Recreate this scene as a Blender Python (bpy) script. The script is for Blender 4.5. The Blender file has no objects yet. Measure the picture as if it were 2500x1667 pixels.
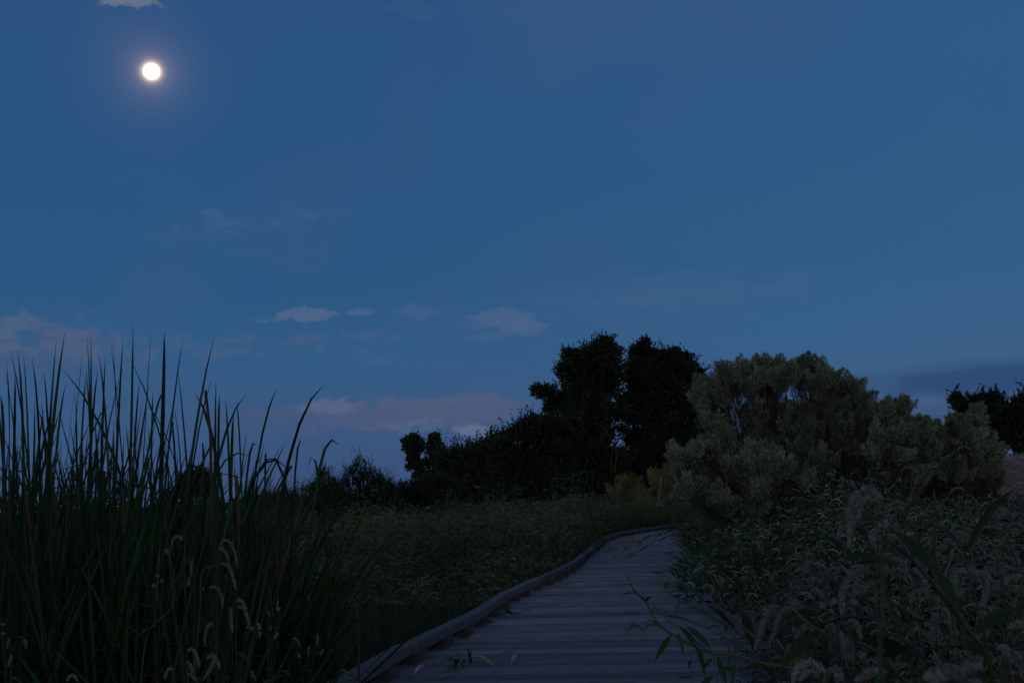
import bpy, math, random
import numpy as np
from mathutils import Matrix, Vector
rng = np.random.default_rng(11)
random.seed(5)
scene = bpy.context.scene
col = scene.collection
R = math.radians

# ------------------------------------------------------------------ camera
H = 0.90                         # eye height above the deck (deck top is z = 0)
F = 40.0 / 36.0 * 2500.0         # focal length in photograph pixels
PITCH, ROLL = R(8.03), R(-2.3)
cam_d = bpy.data.cameras.new('camera'); cam = bpy.data.objects.new('camera', cam_d); col.objects.link(cam)
cam_d.lens = 40; cam_d.sensor_width = 36; cam_d.clip_end = 9000; cam_d.clip_start = 0.05
M = Matrix.Translation((0, 0, H)) @ Matrix.Rotation(R(90) + PITCH, 4, 'X') @ Matrix.Rotation(ROLL, 4, 'Z')
cam.matrix_world = M
cam_d.dof.use_dof = True; cam_d.dof.focus_distance = 6.0; cam_d.dof.aperture_fstop = 14.0
scene.camera = cam
scene.view_settings.view_transform = 'Standard'; scene.view_settings.look = 'None'
scene.view_settings.exposure = 0.0; scene.view_settings.gamma = 1.0
scene.render.resolution_x = 1024; scene.render.resolution_y = 682
M3 = np.array(M.to_3x3())

def ray(px, py):
    v = M3 @ np.array([(px - 1250) / F, -(py - 833.5) / F, -1.0])
    return v / np.linalg.norm(v)
def at(px, py, Y):                # point seen at that pixel whose forward distance is Y
    r = ray(px, py); return np.array([0, 0, H]) + r * (Y / r[1])
def atz(px, py, z):               # point seen at that pixel at height z
    r = ray(px, py); return np.array([0, 0, H]) + r * ((z - H) / r[2])
def sky_ang(px, py):
    r = ray(px, py); return math.atan2(r[0], r[1]), math.asin(r[2])

# ------------------------------------------------------------------ world: dusk sky, moon opposite the afterglow
world = bpy.data.worlds.new('World'); scene.world = world; world.use_nodes = True
nt = world.node_tree; nt.nodes.clear()
def N(t, **k):
    n = nt.nodes.new(t)
    for a, b in k.items(): setattr(n, a, b)
    return n
def put(sock, v):
    if isinstance(v, (int, float)): sock.default_value = v
    elif isinstance(v, (tuple, list)): sock.default_value = v
    else: nt.links.new(v, sock)
def mth(op, a, b=None, c=None, clamp=False):
    n = N('ShaderNodeMath', operation=op); n.use_clamp = clamp
    put(n.inputs[0], a)
    if b is not None: put(n.inputs[1], b)
    if c is not None: put(n.inputs[2], c)
    return n.outputs[0]
def sstep(v, a, b):
    n = N('ShaderNodeMapRange', interpolation_type='SMOOTHSTEP'); put(n.inputs[0], v)
    put(n.inputs[1], a); put(n.inputs[2], b); n.inputs[3].default_value = 0; n.inputs[4].default_value = 1
    return n.outputs[0]
def mixc(f, a, b, bt='MIX'):
    n = N('ShaderNodeMix', data_type='RGBA', blend_type=bt); n.clamp_factor = True
    put(n.inputs[0], f); put(n.inputs[6], a if not isinstance(a, tuple) else (*a, 1)); put(n.inputs[7], b if not isinstance(b, tuple) else (*b, 1))
    return n.outputs[2]
def srgb(r, g, b):
    f = lambda c: (c / 255 / 12.92) if c / 255 <= .04045 else ((c / 255 + .055) / 1.055) ** 2.4
    return (f(r), f(g), f(b))
tc = N('ShaderNodeTexCoord'); sp = N('ShaderNodeSeparateXYZ'); nt.links.new(tc.outputs['Generated'], sp.inputs[0])
dx, dy, dz = sp.outputs
az = mth('ARCTAN2', dx, dy); el = mth('ARCSINE', dz)
ramp = N('ShaderNodeValToRGB'); put(ramp.inputs[0], mth('MULTIPLY_ADD', el, 1 / R(90), 0.0, clamp=True))
cr = ramp.color_ramp; cr.interpolation = 'EASE'
stops = [(0, (55, 77, 116)), (1.5, (58, 80, 120)), (4, (57, 87, 128)), (7.5, (48, 90, 132)), (12, (42, 86, 129)), (18, (41, 83, 129)), (26, (42, 81, 127)), (50, (52, 84, 124)), (90, (64, 88, 121))]
cr.elements[0].position = 0; cr.elements[0].color = (*srgb(*stops[0][1]), 1)
cr.elements[1].position = 1; cr.elements[1].color = (*srgb(*stops[-1][1]), 1)
for e, c in stops[1:-1]:
    q = cr.elements.new(e / 90); q.color = (*srgb(*c), 1)
sky = ramp.outputs[0]
# brighter towards the right of the view
sky = mixc(mth('MULTIPLY', sstep(az, -0.25, 0.50), 1.0), sky, (1.33, 1.17, 1.08), 'MULTIPLY')
# broad, barely visible mottling of the air
nz = N('ShaderNodeTexNoise'); nz.inputs['Scale'].default_value = 5.0; nz.inputs['Detail'].default_value = 2
nt.links.new(tc.outputs['Generated'], nz.inputs['Vector'])
sky = mixc(mth('MULTIPLY', sstep(nz.outputs['Fac'], .45, .70), .36), sky, (.044, .097, .218))
# afterglow of the set sun behind the camera
glow = mth('MULTIPLY', sstep(mth('MULTIPLY', dy, -1.0), 0.0, .95), sstep(el, R(60), R(-2)))
addg = N('ShaderNodeMix', data_type='RGBA', blend_type='ADD'); put(addg.inputs[0], glow); put(addg.inputs[6], sky); addg.inputs[7].default_value = (.47, .42, .37, 1)
sky = addg.outputs[2]
# clouds
mp = N('ShaderNodeMapping'); mp.inputs['Scale'].default_value = (1, 1, 2.1); nt.links.new(tc.outputs['Generated'], mp.inputs['Vector'])
cn = N('ShaderNodeTexNoise'); cn.inputs['Scale'].default_value = 26; cn.inputs['Detail'].default_value = 7; cn.inputs['Roughness'].default_value = .58
nt.links.new(mp.outputs[0], cn.inputs['Vector'])
cn2 = N('ShaderNodeTexNoise'); cn2.inputs['Scale'].default_value = 70; cn2.inputs['Detail'].default_value = 5
nt.links.new(mp.outputs[0], cn2.inputs['Vector'])
nA = mth('SUBTRACT', cn.outputs['Fac'], .5); nB = mth('SUBTRACT', cn2.outputs['Fac'], .5)
def cloud(px, py, rx, ry, amt, c, soft=.55, k=1.6, flat=0.0):
    """one bank of cloud: an ellipse on the sky sphere eaten by noise; flat > 0 makes its underside fade slowly"""
    global sky
    a0, e0 = sky_ang(px, py)
    ra, re = rx * 1.12 / F, ry * 1.12 / F
    u = mth('MULTIPLY', mth('SUBTRACT', az, a0), 1 / ra)
    v0 = mth('SUBTRACT', el, e0)
    v = mth('MAXIMUM', mth('MULTIPLY', v0, 1 / re), mth('MULTIPLY', v0, -1 / (re * (1 + flat))))
    r = mth('SQRT', mth('ADD', mth('MULTIPLY', u, u), mth('MULTIPLY', v, v)))
    r = mth('ADD', r, mth('MULTIPLY', nA, k * 2.1)); r = mth('ADD', r, mth('MULTIPLY', nB, k * 1.3))
    m = sstep(r, 1.0, 1.0 - soft)
    sky = mixc(mth('MULTIPLY', m, amt), sky, srgb(*c))
cloud(900, 1090, 900, 75, .45, (60, 84, 122), .9, .7)
cloud(330, 960, 700, 110, .40, (61, 88, 128), .9, .7)
cloud(980, 1012, 430, 40, .95, (76, 89, 123), .40, .9)
cloud(1020, 985, 300, 14, .5, (79, 96, 123), .8, 1.2)
cloud(640, 1025, 330, 40, .6, (59, 85, 123), .8, .8)
cloud(60, 860, 250, 80, .75, (65, 86, 124), .7, .8)
cloud(20, 805, 80, 40, .80, (79, 97, 129), .8, 1.3, 1.2)
cloud(185, 815, 95, 40, .80, (77, 94, 127), .8, 1.3, 1.2)
cloud(430, 850, 190, 34, .50, (73, 94, 129), .8, 1.6)
cloud(730, 768, 120, 15, .80, (81, 103, 138), .7, 1.6)
cloud(880, 762, 45, 11, .55, (75, 100, 137), .8, 1.6)
cloud(1025, 762, 70, 16, .42, (73, 100, 137), .9, 1.8)
cloud(1225, 780, 105, 26, .75, (75, 98, 135), .5, 1.0)
cloud(1290, 800, 60, 17, .55, (77, 99, 135), .6, 1.2)
cloud(1195, 822, 45, 12, .40, (75, 98, 133), .9, 1.6)
cloud(760, 830, 230, 24, .45, (73, 94, 129), .9, 1.9)
cloud(1010, 880, 130, 20, .28, (69, 96, 133), .9, 1.9)
cloud(815, 995, 62, 24, .70, (87, 103, 135), .9, 1.5, .8)
cloud(1000, 1034, 70, 18, .70, (89, 102, 135), .9, 1.5, .8)
cloud(1155, 1047, 62, 14, .75, (101, 110, 141), .9, 1.5, .5)
cloud(1225, 1055, 40, 11, .7, (97, 106, 137), .5, 1.7)
cloud(560, 548, 190, 22, .38, (65, 100, 142), .9, 1.8)
cloud(760, 518, 110, 10, .26, (61, 100, 140), .9, 1.6)
cloud(400, 575, 260, 14, .18, (61, 98, 140), .9, 1.4)
cloud(600, 622, 50, 9, .20, (67, 98, 135), .9, 1.6)
cloud(315, -2, 62, 18, .85, (103, 116, 137), .5, 1.7)
cloud(1050, 25, 120, 18, .15, (69, 100, 135), .9, 1.9)
cloud(1680, 715, 420, 52, .30, (69, 100, 137), .9, 1.1)
cloud(2380, 850, 260, 26, .35, (65, 94, 134), .9, 1.2)
cloud(2420, 925, 380, 50, .85, (41, 71, 112), .7, .25)
cloud(2270, 903, 110, 9, .45, (61, 90, 130), .9, 1.2)
cloud(2300, 1010, 500, 40, .55, (53, 78, 114), .9, .25)
# moon's aureole in thin haze, plus its lens bloom painted into the sky colour
md = Vector(ray(370, 175))
vd = N('ShaderNodeVectorMath', operation='DOT_PRODUCT'); nt.links.new(tc.outputs['Generated'], vd.inputs[0]); vd.inputs[1].default_value = md
nrm = N('ShaderNodeVectorMath', operation='LENGTH'); nt.links.new(tc.outputs['Generated'], nrm.inputs[0])
ang = mth('MULTIPLY', mth('ARCCOSINE', mth('MINIMUM', mth('DIVIDE', vd.outputs['Value'], nrm.outputs['Value']), 1.0)), F)   # in photo pixels
def ring(scale, amp, c):
    global sky
    f = mth('MULTIPLY', mth('EXPONENT', mth('MULTIPLY', ang, -1 / scale)), amp)
    n = N('ShaderNodeMix', data_type='RGBA', blend_type='ADD'); n.clamp_factor = False
    put(n.inputs[0], f); put(n.inputs[6], sky); n.inputs[7].default_value = (*c, 1); sky = n.outputs[2]
ring(55, .085, (1, .55, .50)); ring(22, .26, (1, .72, .52)); ring(4.5, 55.0, (1, .70, .38))
bg = N('ShaderNodeBackground'); put(bg.inputs[0], sky); bg.inputs[1].default_value = 1.0
wo = N('ShaderNodeOutputWorld'); nt.links.new(bg.outputs[0], wo.inputs[0])

# the sun has set behind the camera: only a very weak, very broad warm light is left
sun_d = bpy.data.lights.new('sun', 'SUN'); sun = bpy.data.objects.new('sun', sun_d); col.objects.link(sun)
sun_d.energy = 0.03; sun_d.angle = R(50); sun_d.color = (1, .80, .66)
sun.rotation_euler = (R(68), 0, R(-12))

# ------------------------------------------------------------------ helpers
class MB:
    """collects faces of any arity; builds ONE mesh object"""
    def __init__(s): s.v = []; s.f = {3: [], 4: []}; s.t = {3: [], 4: []}; s.n = 0; s.g = []
    def add(s, V, Fc, tint=None, g=None):
        V = np.asarray(V, float).reshape(-1, 3); Fc = np.asarray(Fc, int); k = Fc.shape[1]
        s.v.append(V); s.f[k].append(Fc + s.n); s.n += len(V)
        s.t[k].append(np.full(len(Fc), .5) if tint is None else np.broadcast_to(np.asarray(tint, float), (len(Fc),)))
        s.g.append(np.zeros((len(V), 3)) if g is None else g)
    def mesh(s, name, mat, smooth=False):
        me = bpy.data.meshes.new(name)
        V = np.concatenate(s.v); loops = []; starts = []; tints = []; p = 0
        for k in (3, 4):
            if s.f[k]:
                A = np.concatenate(s.f[k]); loops.append(A.ravel()); starts.append(p + np.arange(len(A)) * k); p += A.size
                tints.append(np.concatenate(s.t[k]))
        L = np.concatenate(loops); S = np.concatenate(starts)
        me.vertices.add(len(V)); me.vertices.foreach_set('co', V.ravel())
        me.loops.add(len(L)); me.loops.foreach_set('vertex_index', L)
        me.polygons.add(len(S)); me.polygons.foreach_set('loop_start', S)
        at_ = me.attributes.new('tint', 'FLOAT', 'FACE'); at_.data.foreach_set('value', np.concatenate(tints))
        G = np.concatenate(s.g)
        if G.any():
            ga = me.attributes.new('grain', 'FLOAT_VECTOR', 'POINT'); ga.data.foreach_set('vector', G.ravel())
        me.update(calc_edges=True)
        me.polygons.foreach_set('use_smooth', np.full(len(S), smooth))
        me.materials.append(mat); return me
    def build(s, name, mat, parent=None, smooth=False):
        o = bpy.data.objects.new(name, s.mesh(name, mat, smooth)); col.objects.link(o)
        if parent is not None: o.parent = parent
        return o
def tag(o, label=None, cat=None, group=None, kind=None):
    if label: o['label'] = label
    if cat: o['category'] = cat
    if group: o['group'] = group
    if kind: o['kind'] = kind
    return o
def empty(name, loc, label=None, cat=None, group=None, kind=None):
    o = bpy.data.objects.new(name, None); col.objects.link(o); o.location = loc; o.empty_display_size = .1
    return tag(o, label, cat, group, kind)
def copy_tree(o, parent=None):
    c = o.copy(); col.objects.link(c); c.parent = parent
    for ch in KIDS(o): copy_tree(ch, c)
    return c
def KIDS(o): return [c for c in bpy.data.objects if c.parent == o]
def norm(a): return a / np.maximum(np.linalg.norm(a, axis=-1, keepdims=True), 1e-9)
def rdir(n): return norm(rng.normal(size=(n, 3)))

def ribbons(mb, P, W, side=None, tint=None, cup=0.0):
    """P (N,K,3) centre lines, W (N,K) half widths"""
    P = np.asarray(P, float); n, K, _ = P.shape; W = np.broadcast_to(W, (n, K))
    T = norm(np.gradient(P, axis=1))
    if side is None: side = rdir(n)
    S = norm(np.cross(T, np.broadcast_to(side[:, None, :] if np.ndim(side) == 2 else side, P.shape)))
    A = P + S * W[..., None]; B = P - S * W[..., None]
    i = np.arange(n)[:, None] * K + np.arange(K - 1)[None, :]
    if cup:                       # a folded leaf: midrib below the two edges
        Nn = np.cross(S, T); C = P - Nn * (W[..., None] * cup)
        V = np.stack([A, C, B], 2).reshape(-1, 3); j = i * 3
        Fc = np.concatenate([np.stack([j, j + 1, j + 4, j + 3], -1).reshape(-1, 4), np.stack([j + 1, j + 2, j + 5, j + 4], -1).reshape(-1, 4)])
        t = None if tint is None else np.concatenate([np.repeat(tint, K - 1)] * 2)
    else:
        V = np.stack([A, B], 2).reshape(-1, 3); j = i * 2
        Fc = np.stack([j, j + 1, j + 3, j + 2], -1).reshape(-1, 4)
        t = None if tint is None else np.repeat(tint, K - 1)
    mb.add(V, Fc, t)
def diamonds(mb, C, D, L, Wd, tint=None):
    """one small leaf per row: base C, direction D, length L, half width Wd"""
    n = len(C); S = norm(np.cross(D, rdir(n))); L = np.broadcast_to(L, (n,))[:, None]; Wd = np.broadcast_to(Wd, (n,))[:, None]
    V = np.stack([C, C + D * L * .45 + S * Wd, C + D * L, C + D * L * .45 - S * Wd], 1).reshape(-1, 3)
    mb.add(V, np.arange(n * 4).reshape(n, 4), rng.random(n) if tint is None else tint)
def tubes(mb, P, Rd, m=5, tint=None):
    P = np.asarray(P, float); n, K, _ = P.shape; Rd = np.broadcast_to(Rd, (n, K))
    T = norm(np.gradient(P, axis=1)); md_ = norm((P[:, -1] - P[:, 0]) + 1e-6)
    ref = np.where(np.abs(md_[:, 2:3]) > .8, np.array([[1., 0, 0]]), np.array([[0, 0, 1.]]))
    U = norm(np.cross(T, ref[:, None, :])); Vv = np.cross(T, U)
    th = np.arange(m) / m * 2 * math.pi
    Q = P[:, :, None, :] + Rd[:, :, None, None] * (U[:, :, None, :] * np.cos(th)[None, None, :, None] + Vv[:, :, None, :] * np.sin(th)[None, None, :, None])
    base = (np.arange(n)[:, None, None] * K + np.arange(K - 1)[None, :, None]) * m
    a = np.arange(m)[None, None, :]; b = (a + 1) % m
    Fc = np.stack([base + a, base + b, base + m + b, base + m + a], -1).reshape(-1, 4)
    t = None if tint is None else np.repeat(np.broadcast_to(tint, (n,)), (K - 1) * m)
    mb.add(Q.reshape(-1, 3), Fc, t)
OCT_V = np.array([[1, 0, 0], [-1, 0, 0], [0, 1, 0], [0, -1, 0], [0, 0, 1], [0, 0, -1]], float)
OCT_F = np.array([[0, 2, 4], [2, 1, 4], [1, 3, 4], [3, 0, 4], [2, 0, 5], [1, 2, 5], [3, 1, 5], [0, 3, 5]])
def buds(mb, C, r, tint=None):
    n = len(C); r = np.broadcast_to(r, (n,))
    V = C[:, None, :] + OCT_V[None] * r[:, None, None] * rng.uniform(.8, 1.2, (n, 6, 1))
    Fc = (np.arange(n)[:, None, None] * 6 + OCT_F[None]).reshape(-1, 3)
    mb.add(V.reshape(-1, 3), Fc, np.repeat(rng.random(n) if tint is None else tint, 8))
def box(mb, o, X, Y, Z, tint=.5, g=None):
    """o corner, edge vectors X Y Z"""
    o, X, Y, Z = map(lambda q: np.asarray(q, float), (o, X, Y, Z))
    V = np.array([o, o + X, o + X + Y, o + Y, o + Z, o + X + Z, o + X + Y + Z, o + Y + Z])
    mb.add(V, [[0, 3, 2, 1], [4, 5, 6, 7], [0, 1, 5, 4], [1, 2, 6, 5], [2, 3, 7, 6], [3, 0, 4, 7]], tint, g)
def curve(pts, K):
    """smooth line through points, K samples, even spacing (Catmull-Rom)"""
    p = np.asarray(pts, float); p = np.vstack([2 * p[0] - p[1], p, 2 * p[-1] - p[-2]]); out = []
    for i in range(1, len(p) - 2):
        for t in np.linspace(0, 1, 24, endpoint=False):
            out.append(.5 * ((2 * p[i]) + (-p[i - 1] + p[i + 1]) * t + (2 * p[i - 1] - 5 * p[i] + 4 * p[i + 1] - p[i + 2]) * t * t + (-p[i - 1] + 3 * p[i] - 3 * p[i + 1] + p[i + 2]) * t ** 3))
    out.append(p[-2]); out = np.array(out); s = np.r_[0, np.cumsum(np.linalg.norm(np.diff(out, axis=0), axis=1))]
    q = np.linspace(0, s[-1], K); return np.stack([np.interp(q, s, out[:, k]) for k in range(3)], 1)

# ------------------------------------------------------------------ materials
def mat_leaf(name, c1, c2, c3=None, rough=.65, obj=.35, spec=.25, ns=1.3, nv=.28):
    """colour varies leaf by leaf (tint) and plant by plant"""
    m = bpy.data.materials.new(name); m.use_nodes = True; t = m.node_tree; b = t.nodes['Principled BSDF']
    a = t.nodes.new('ShaderNodeAttribute'); a.attribute_name = 'tint'
    r = t.nodes.new('ShaderNodeValToRGB'); t.links.new(a.outputs['Fac'], r.inputs[0])
    r.color_ramp.elements[0].color = (*c1, 1); r.color_ramp.elements[1].color = (*c2, 1)
    if c3: e = r.color_ramp.elements.new(.93); e.color = (*c2, 1); r.color_ramp.elements[-1].color = (*c3, 1)
    oi = t.nodes.new('ShaderNodeObjectInfo')
    mr = t.nodes.new('ShaderNodeMapRange'); t.links.new(oi.outputs['Random'], mr.inputs[0]); mr.inputs[3].default_value = 1 - obj; mr.inputs[4].default_value = 1 + obj
    nz = t.nodes.new('ShaderNodeTexNoise'); nz.inputs['Scale'].default_value = ns; nz.inputs['Detail'].default_value = 3
    gc = t.nodes.new('ShaderNodeNewGeometry'); t.links.new(gc.outputs['Position'], nz.inputs['Vector'])
    m2 = t.nodes.new('ShaderNodeMapRange'); t.links.new(nz.outputs['Fac'], m2.inputs[0]); m2.inputs[1].default_value = .3; m2.inputs[2].default_value = .7; m2.inputs[3].default_value = 1 - nv; m2.inputs[4].default_value = 1 + nv
    mu = t.nodes.new('ShaderNodeMath'); mu.operation = 'MULTIPLY'; t.links.new(mr.outputs[0], mu.inputs[0]); t.links.new(m2.outputs[0], mu.inputs[1])
    vm = t.nodes.new('ShaderNodeVectorMath'); vm.operation = 'SCALE'; t.links.new(r.outputs[0], vm.inputs[0]); t.links.new(mu.outputs[0], vm.inputs['Scale'])
    t.links.new(vm.outputs[0], b.inputs['Base Color']); b.inputs['Roughness'].default_value = rough; b.inputs['Specular IOR Level'].default_value = spec
    return m
def mat_noise(name, c1, c2, scale, rough=.9, bump=.3, detail=8, vec=None, stretch=(1, 1, 1), tint=0.0):
    m = bpy.data.materials.new(name); m.use_nodes = True; t = m.node_tree; b = t.nodes['Principled BSDF']
    if vec: a = t.nodes.new('ShaderNodeAttribute'); a.attribute_name = vec; src = a.outputs['Vector']
    else: g = t.nodes.new('ShaderNodeNewGeometry'); src = g.outputs['Position']
    mp_ = t.nodes.new('ShaderNodeMapping'); mp_.inputs['Scale'].default_value = stretch; t.links.new(src, mp_.inputs['Vector'])
    nz = t.nodes.new('ShaderNodeTexNoise'); nz.inputs['Scale'].default_value = scale; nz.inputs['Detail'].default_value = detail; nz.inputs['Roughness'].default_value = .65
    t.links.new(mp_.outputs[0], nz.inputs['Vector'])
    r = t.nodes.new('ShaderNodeValToRGB'); r.color_ramp.elements[0].position = .33; r.color_ramp.elements[1].position = .68
    r.color_ramp.elements[0].color = (*c1, 1); r.color_ramp.elements[1].color = (*c2, 1); t.links.new(nz.outputs['Fac'], r.inputs[0])
    out = r.outputs[0]
    if tint:
        a2 = t.nodes.new('ShaderNodeAttribute'); a2.attribute_name = 'tint'
        mr = t.nodes.new('ShaderNodeMapRange'); t.links.new(a2.outputs['Fac'], mr.inputs[0]); mr.inputs[3].default_value = 1 - tint; mr.inputs[4].default_value = 1 + tint
        vm = t.nodes.new('ShaderNodeVectorMath'); vm.operation = 'SCALE'; t.links.new(out, vm.inputs[0]); t.links.new(mr.outputs[0], vm.inputs['Scale']); out = vm.outputs[0]
    t.links.new(out, b.inputs['Base Color']); b.inputs['Roughness'].default_value = rough; b.inputs['Specular IOR Level'].default_value = .25
    bp = t.nodes.new('ShaderNodeBump'); bp.inputs['Strength'].default_value = bump; bp.inputs['Distance'].default_value = .01
    t.links.new(nz.outputs['Fac'], bp.inputs['Height']); t.links.new(bp.outputs[0], b.inputs['Normal'])
    return m
MT = dict(
    ground=mat_noise('marsh soil', (.018, .018, .012), (.045, .045, .028), 2.5),
    deck=mat_noise('weathered deck boards', (.082, .074, .076), (.32, .295, .300), 9, .75, .9, 10, 'grain', (.6, 34, 1), .38),
    rail=mat_noise('weathered kerb timber', (.060, .053, .055), (.175, .155, .158), 8, .85, .6, 8, 'grain', (1.5, 26, 26), .25),
    block=mat_noise('kerb block timber', (.06, .045, .045), (.12, .10, .10), 12, .9, .4),
    gravel=mat_noise('gravel', (.10, .070, .062), (.30, .215, .195), 9, .95, 1.0, 6),
    dirt=mat_noise('bank soil', (.035, .030, .030), (.07, .06, .058), 1.2, .95, .4),
    cattail=mat_leaf('cattail leaf', (.007, .022, .006), (.022, .056, .015), (.10, .06, .022), .55, .35, .15),
    cattail_dry=mat_leaf('dry cattail leaf', (.055, .026, .013), (.11, .062, .034), None, .7),
    weed=mat_leaf('smartweed leaf', (.009, .026, .008), (.034, .062, .020), (.17, .11, .025), .6, .25, .1),
    weedstem=mat_leaf('smartweed stem', (.075, .050, .028), (.11, .10, .055), None, .5, .2),
    weedstem_dark=mat_leaf('dim smartweed stem', (.035, .035, .016), (.09, .075, .04), None, .6, .2),
    spike=mat_leaf('smartweed flowers', (.085, .095, .078), (.235, .25, .21), None, .8, .2, .1),
    meadow=mat_leaf('meadow weed leaf', (.022, .040, .014), (.085, .110, .042), (.20, .15, .07), .7, .2, .1, .5, .5),
    meadowspike=mat_leaf('meadow weed flowers', (.085, .10, .065), (.18, .195, .13), None, .8, .2, .1, .5, .5),
    grass=mat_leaf('marsh grass', (.011, .026, .007), (.030, .054, .017), (.09, .07, .035), .6),
    oak=mat_leaf('dark tree leaf', (.012, .019, .009), (.044, .058, .024), None, .6, .2, .2),
    bark=mat_leaf('bark', (.010, .008, .006), (.022, .016, .012), None, .9, .2, .1),
    tama=mat_leaf('tamarisk foliage', (.10, .07, .045), (.26, .18, .11), None, .8, .2, .1),
    greybush=mat_leaf('grey green bush leaf', (.022, .030, .024), (.050, .060, .044), None, .8, .2, .1),
    brome=mat_leaf('pale seed tufts', (.046, .066, .038), (.270, .295, .190), None, .8, .15, .1),
    bromeleaf=mat_leaf('pale shrub leaf', (.025, .040, .022), (.080, .095, .055), None, .75, .15, .15),
    twig=mat_leaf('pale shrub stem', (.055, .038, .026), (.11, .08, .06), None, .8, .2, .1),
    gold=mat_leaf('yellow green shrub', (.07, .07, .026), (.21, .21, .08), None, .8, .15, .1),
    dead=mat_leaf('dead wood', (.05, .030, .022), (.08, .05, .038), None, .8, .2, .1),
    litter=mat_leaf('dry plant litter', (.16, .11, .08), (.46, .36, .28), None, .8, .2, .1),
)
GZ = -0.35                        # marsh ground below the deck

# ------------------------------------------------------------------ moon
mm = bpy.data.materials.new('moonlight'); mm.use_nodes = True; t = mm.node_tree; t.nodes.clear()
e = t.nodes.new('ShaderNodeEmission'); e.inputs[0].default_value = (1, .96, .88, 1); e.inputs[1].default_value = 6
o_ = t.nodes.new('ShaderNodeOutputMaterial'); t.links.new(e.outputs[0], o_.inputs[0])
bpy.ops.mesh.primitive_uv_sphere_add(segments=48, ring_count=24, radius=6000 * 17 / F)
moon = bpy.context.object; moon.name = 'moon'; moon.location = Vector((0, 0, H)) + md * 6000; moon.data.materials.append(mm)
moon.data.polygons.foreach_set('use_smooth', np.ones(len(moon.data.polygons), bool))
tag(moon, 'full white moon glowing high in the blue dusk sky', 'moon')

# ------------------------------------------------------------------ ground
g = MB()
xs = np.r_[-4000, -900, -250, np.linspace(-70, 70, 71), 250, 900, 4000]; ys = np.r_[-500, -60, np.linspace(-10, 90, 61), 200, 500, 1500, 5000]
X, Y = np.meshgrid(xs, ys); Z = GZ + .05 * np.sin(X * 1.3) * np.cos(Y * .9) * (np.abs(X) < 60)
idx = np.arange(X.size).reshape(X.shape)
g.add(np.stack([X, Y, Z], -1).reshape(-1, 3), np.stack([idx[:-1, :-1], idx[:-1, 1:], idx[1:, 1:], idx[1:, :-1]], -1).reshape(-1, 4))
tag(g.build('ground', MT['ground'], smooth=True), kind='structure')

# ------------------------------------------------------------------ boardwalk
WID = 2.10
kpx = [(1014, 1628), (1097, 1582), (1167, 1540), (1286, 1456), (1343, 1431), (1389, 1407), (1420, 1387), (1450, 1353), (1500, 1316), (1565, 1302), (1623, 1293)]
kp = [atz(x, y, 0.0) for x, y in kpx]
d0 = norm(kp[1] - kp[0]); d0 = norm(d0 * .5 + np.array([.12, 1, 0]) * .5)
pre = [kp[0] - d0 * s for s in (11.0, 7.5, 4.0)]
dl = norm(kp[-1] - kp[-2]); post = []
q = kp[-1].copy(); angd = math.atan2(dl[0], dl[1])
for k in range(5):
    angd += R(9); q = q + 2.6 * np.array([math.sin(angd), math.cos(angd), 0]); post.append(q.copy())
LEFT = curve(pre + kp + post, 900); LEFT[:, 2] = 0
ss = np.r_[0, np.cumsum(np.linalg.norm(np.diff(LEFT, axis=0), axis=1))]; LEN = ss[-1]
TAN = norm(np.gradient(LEFT, axis=0)); 
for _ in range(60): TAN[1:-1] = (TAN[:-2] + TAN[1:-1] + TAN[2:]) / 3
TAN = norm(TAN)
def frame(s):
    p = np.array([np.interp(s, ss, LEFT[:, k]) for k in range(3)]); t = norm(np.array([np.interp(s, ss, TAN[:, k]) for k in range(3)]))
    return p, t, np.array([t[1], -t[0], 0])              # left edge point, forward, right
def xleft(y): return np.interp(y, LEFT[:, 1], LEFT[:, 0])
def xright(y): return xleft(y) + WID * 1.02
bw = empty('boardwalk', (0, 0, 0), kind='structure')
mb = MB(); s = .05; PW = .122
while s < LEN - .2:
    p, tt, rr = frame(s); w = PW - .011; jz = rng.normal() * .0034; skew = rng.normal() * .001
    o = p - rr * .10 + np.array([0, 0, -.038 + jz]) - tt * (w / 2); X = rr * (WID + .2 + rng.normal() * .008) + np.array([0, 0, rng.normal() * .002]); Y = tt * (w + skew)
    u0 = rng.random() * 50; L = WID + .2
    G = np.array([[u0 + a * L, b * w + s * 1.7, c * .04] for a, b, c in ((0, 0, 0), (1, 0, 0), (1, 1, 0), (0, 1, 0), (0, 0, 1), (1, 0, 1), (1, 1, 1), (0, 1, 1))])
    tn = float(np.clip(.5 + .24 * rng.normal(), 0, 1))
    XX = np.array([o, o + X]); pr = [(0, 0), (w, 0), (w, .033), (w - .007, .038), (.007, .038), (0, .033)]; Yd = Y / w; PV, PG = [], []
    for a in (0, 1):
        for b_, c_ in pr: PV.append(XX[a] + Yd * b_ + np.array([0, 0, c_])); PG.append((u0 + a * L, b_ + s * 1.7, c_))
    mb.add(PV, [[i, (i + 1) % 6, 6 + (i + 1) % 6, 6 + i] for i in range(6)] + [[0, 3, 2, 1], [0, 5, 4, 3], [6, 7, 8, 9], [6, 9, 10, 11]], tn, np.array(PG))
    s += PW
mb.build('deck', MT['deck'], bw)
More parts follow.
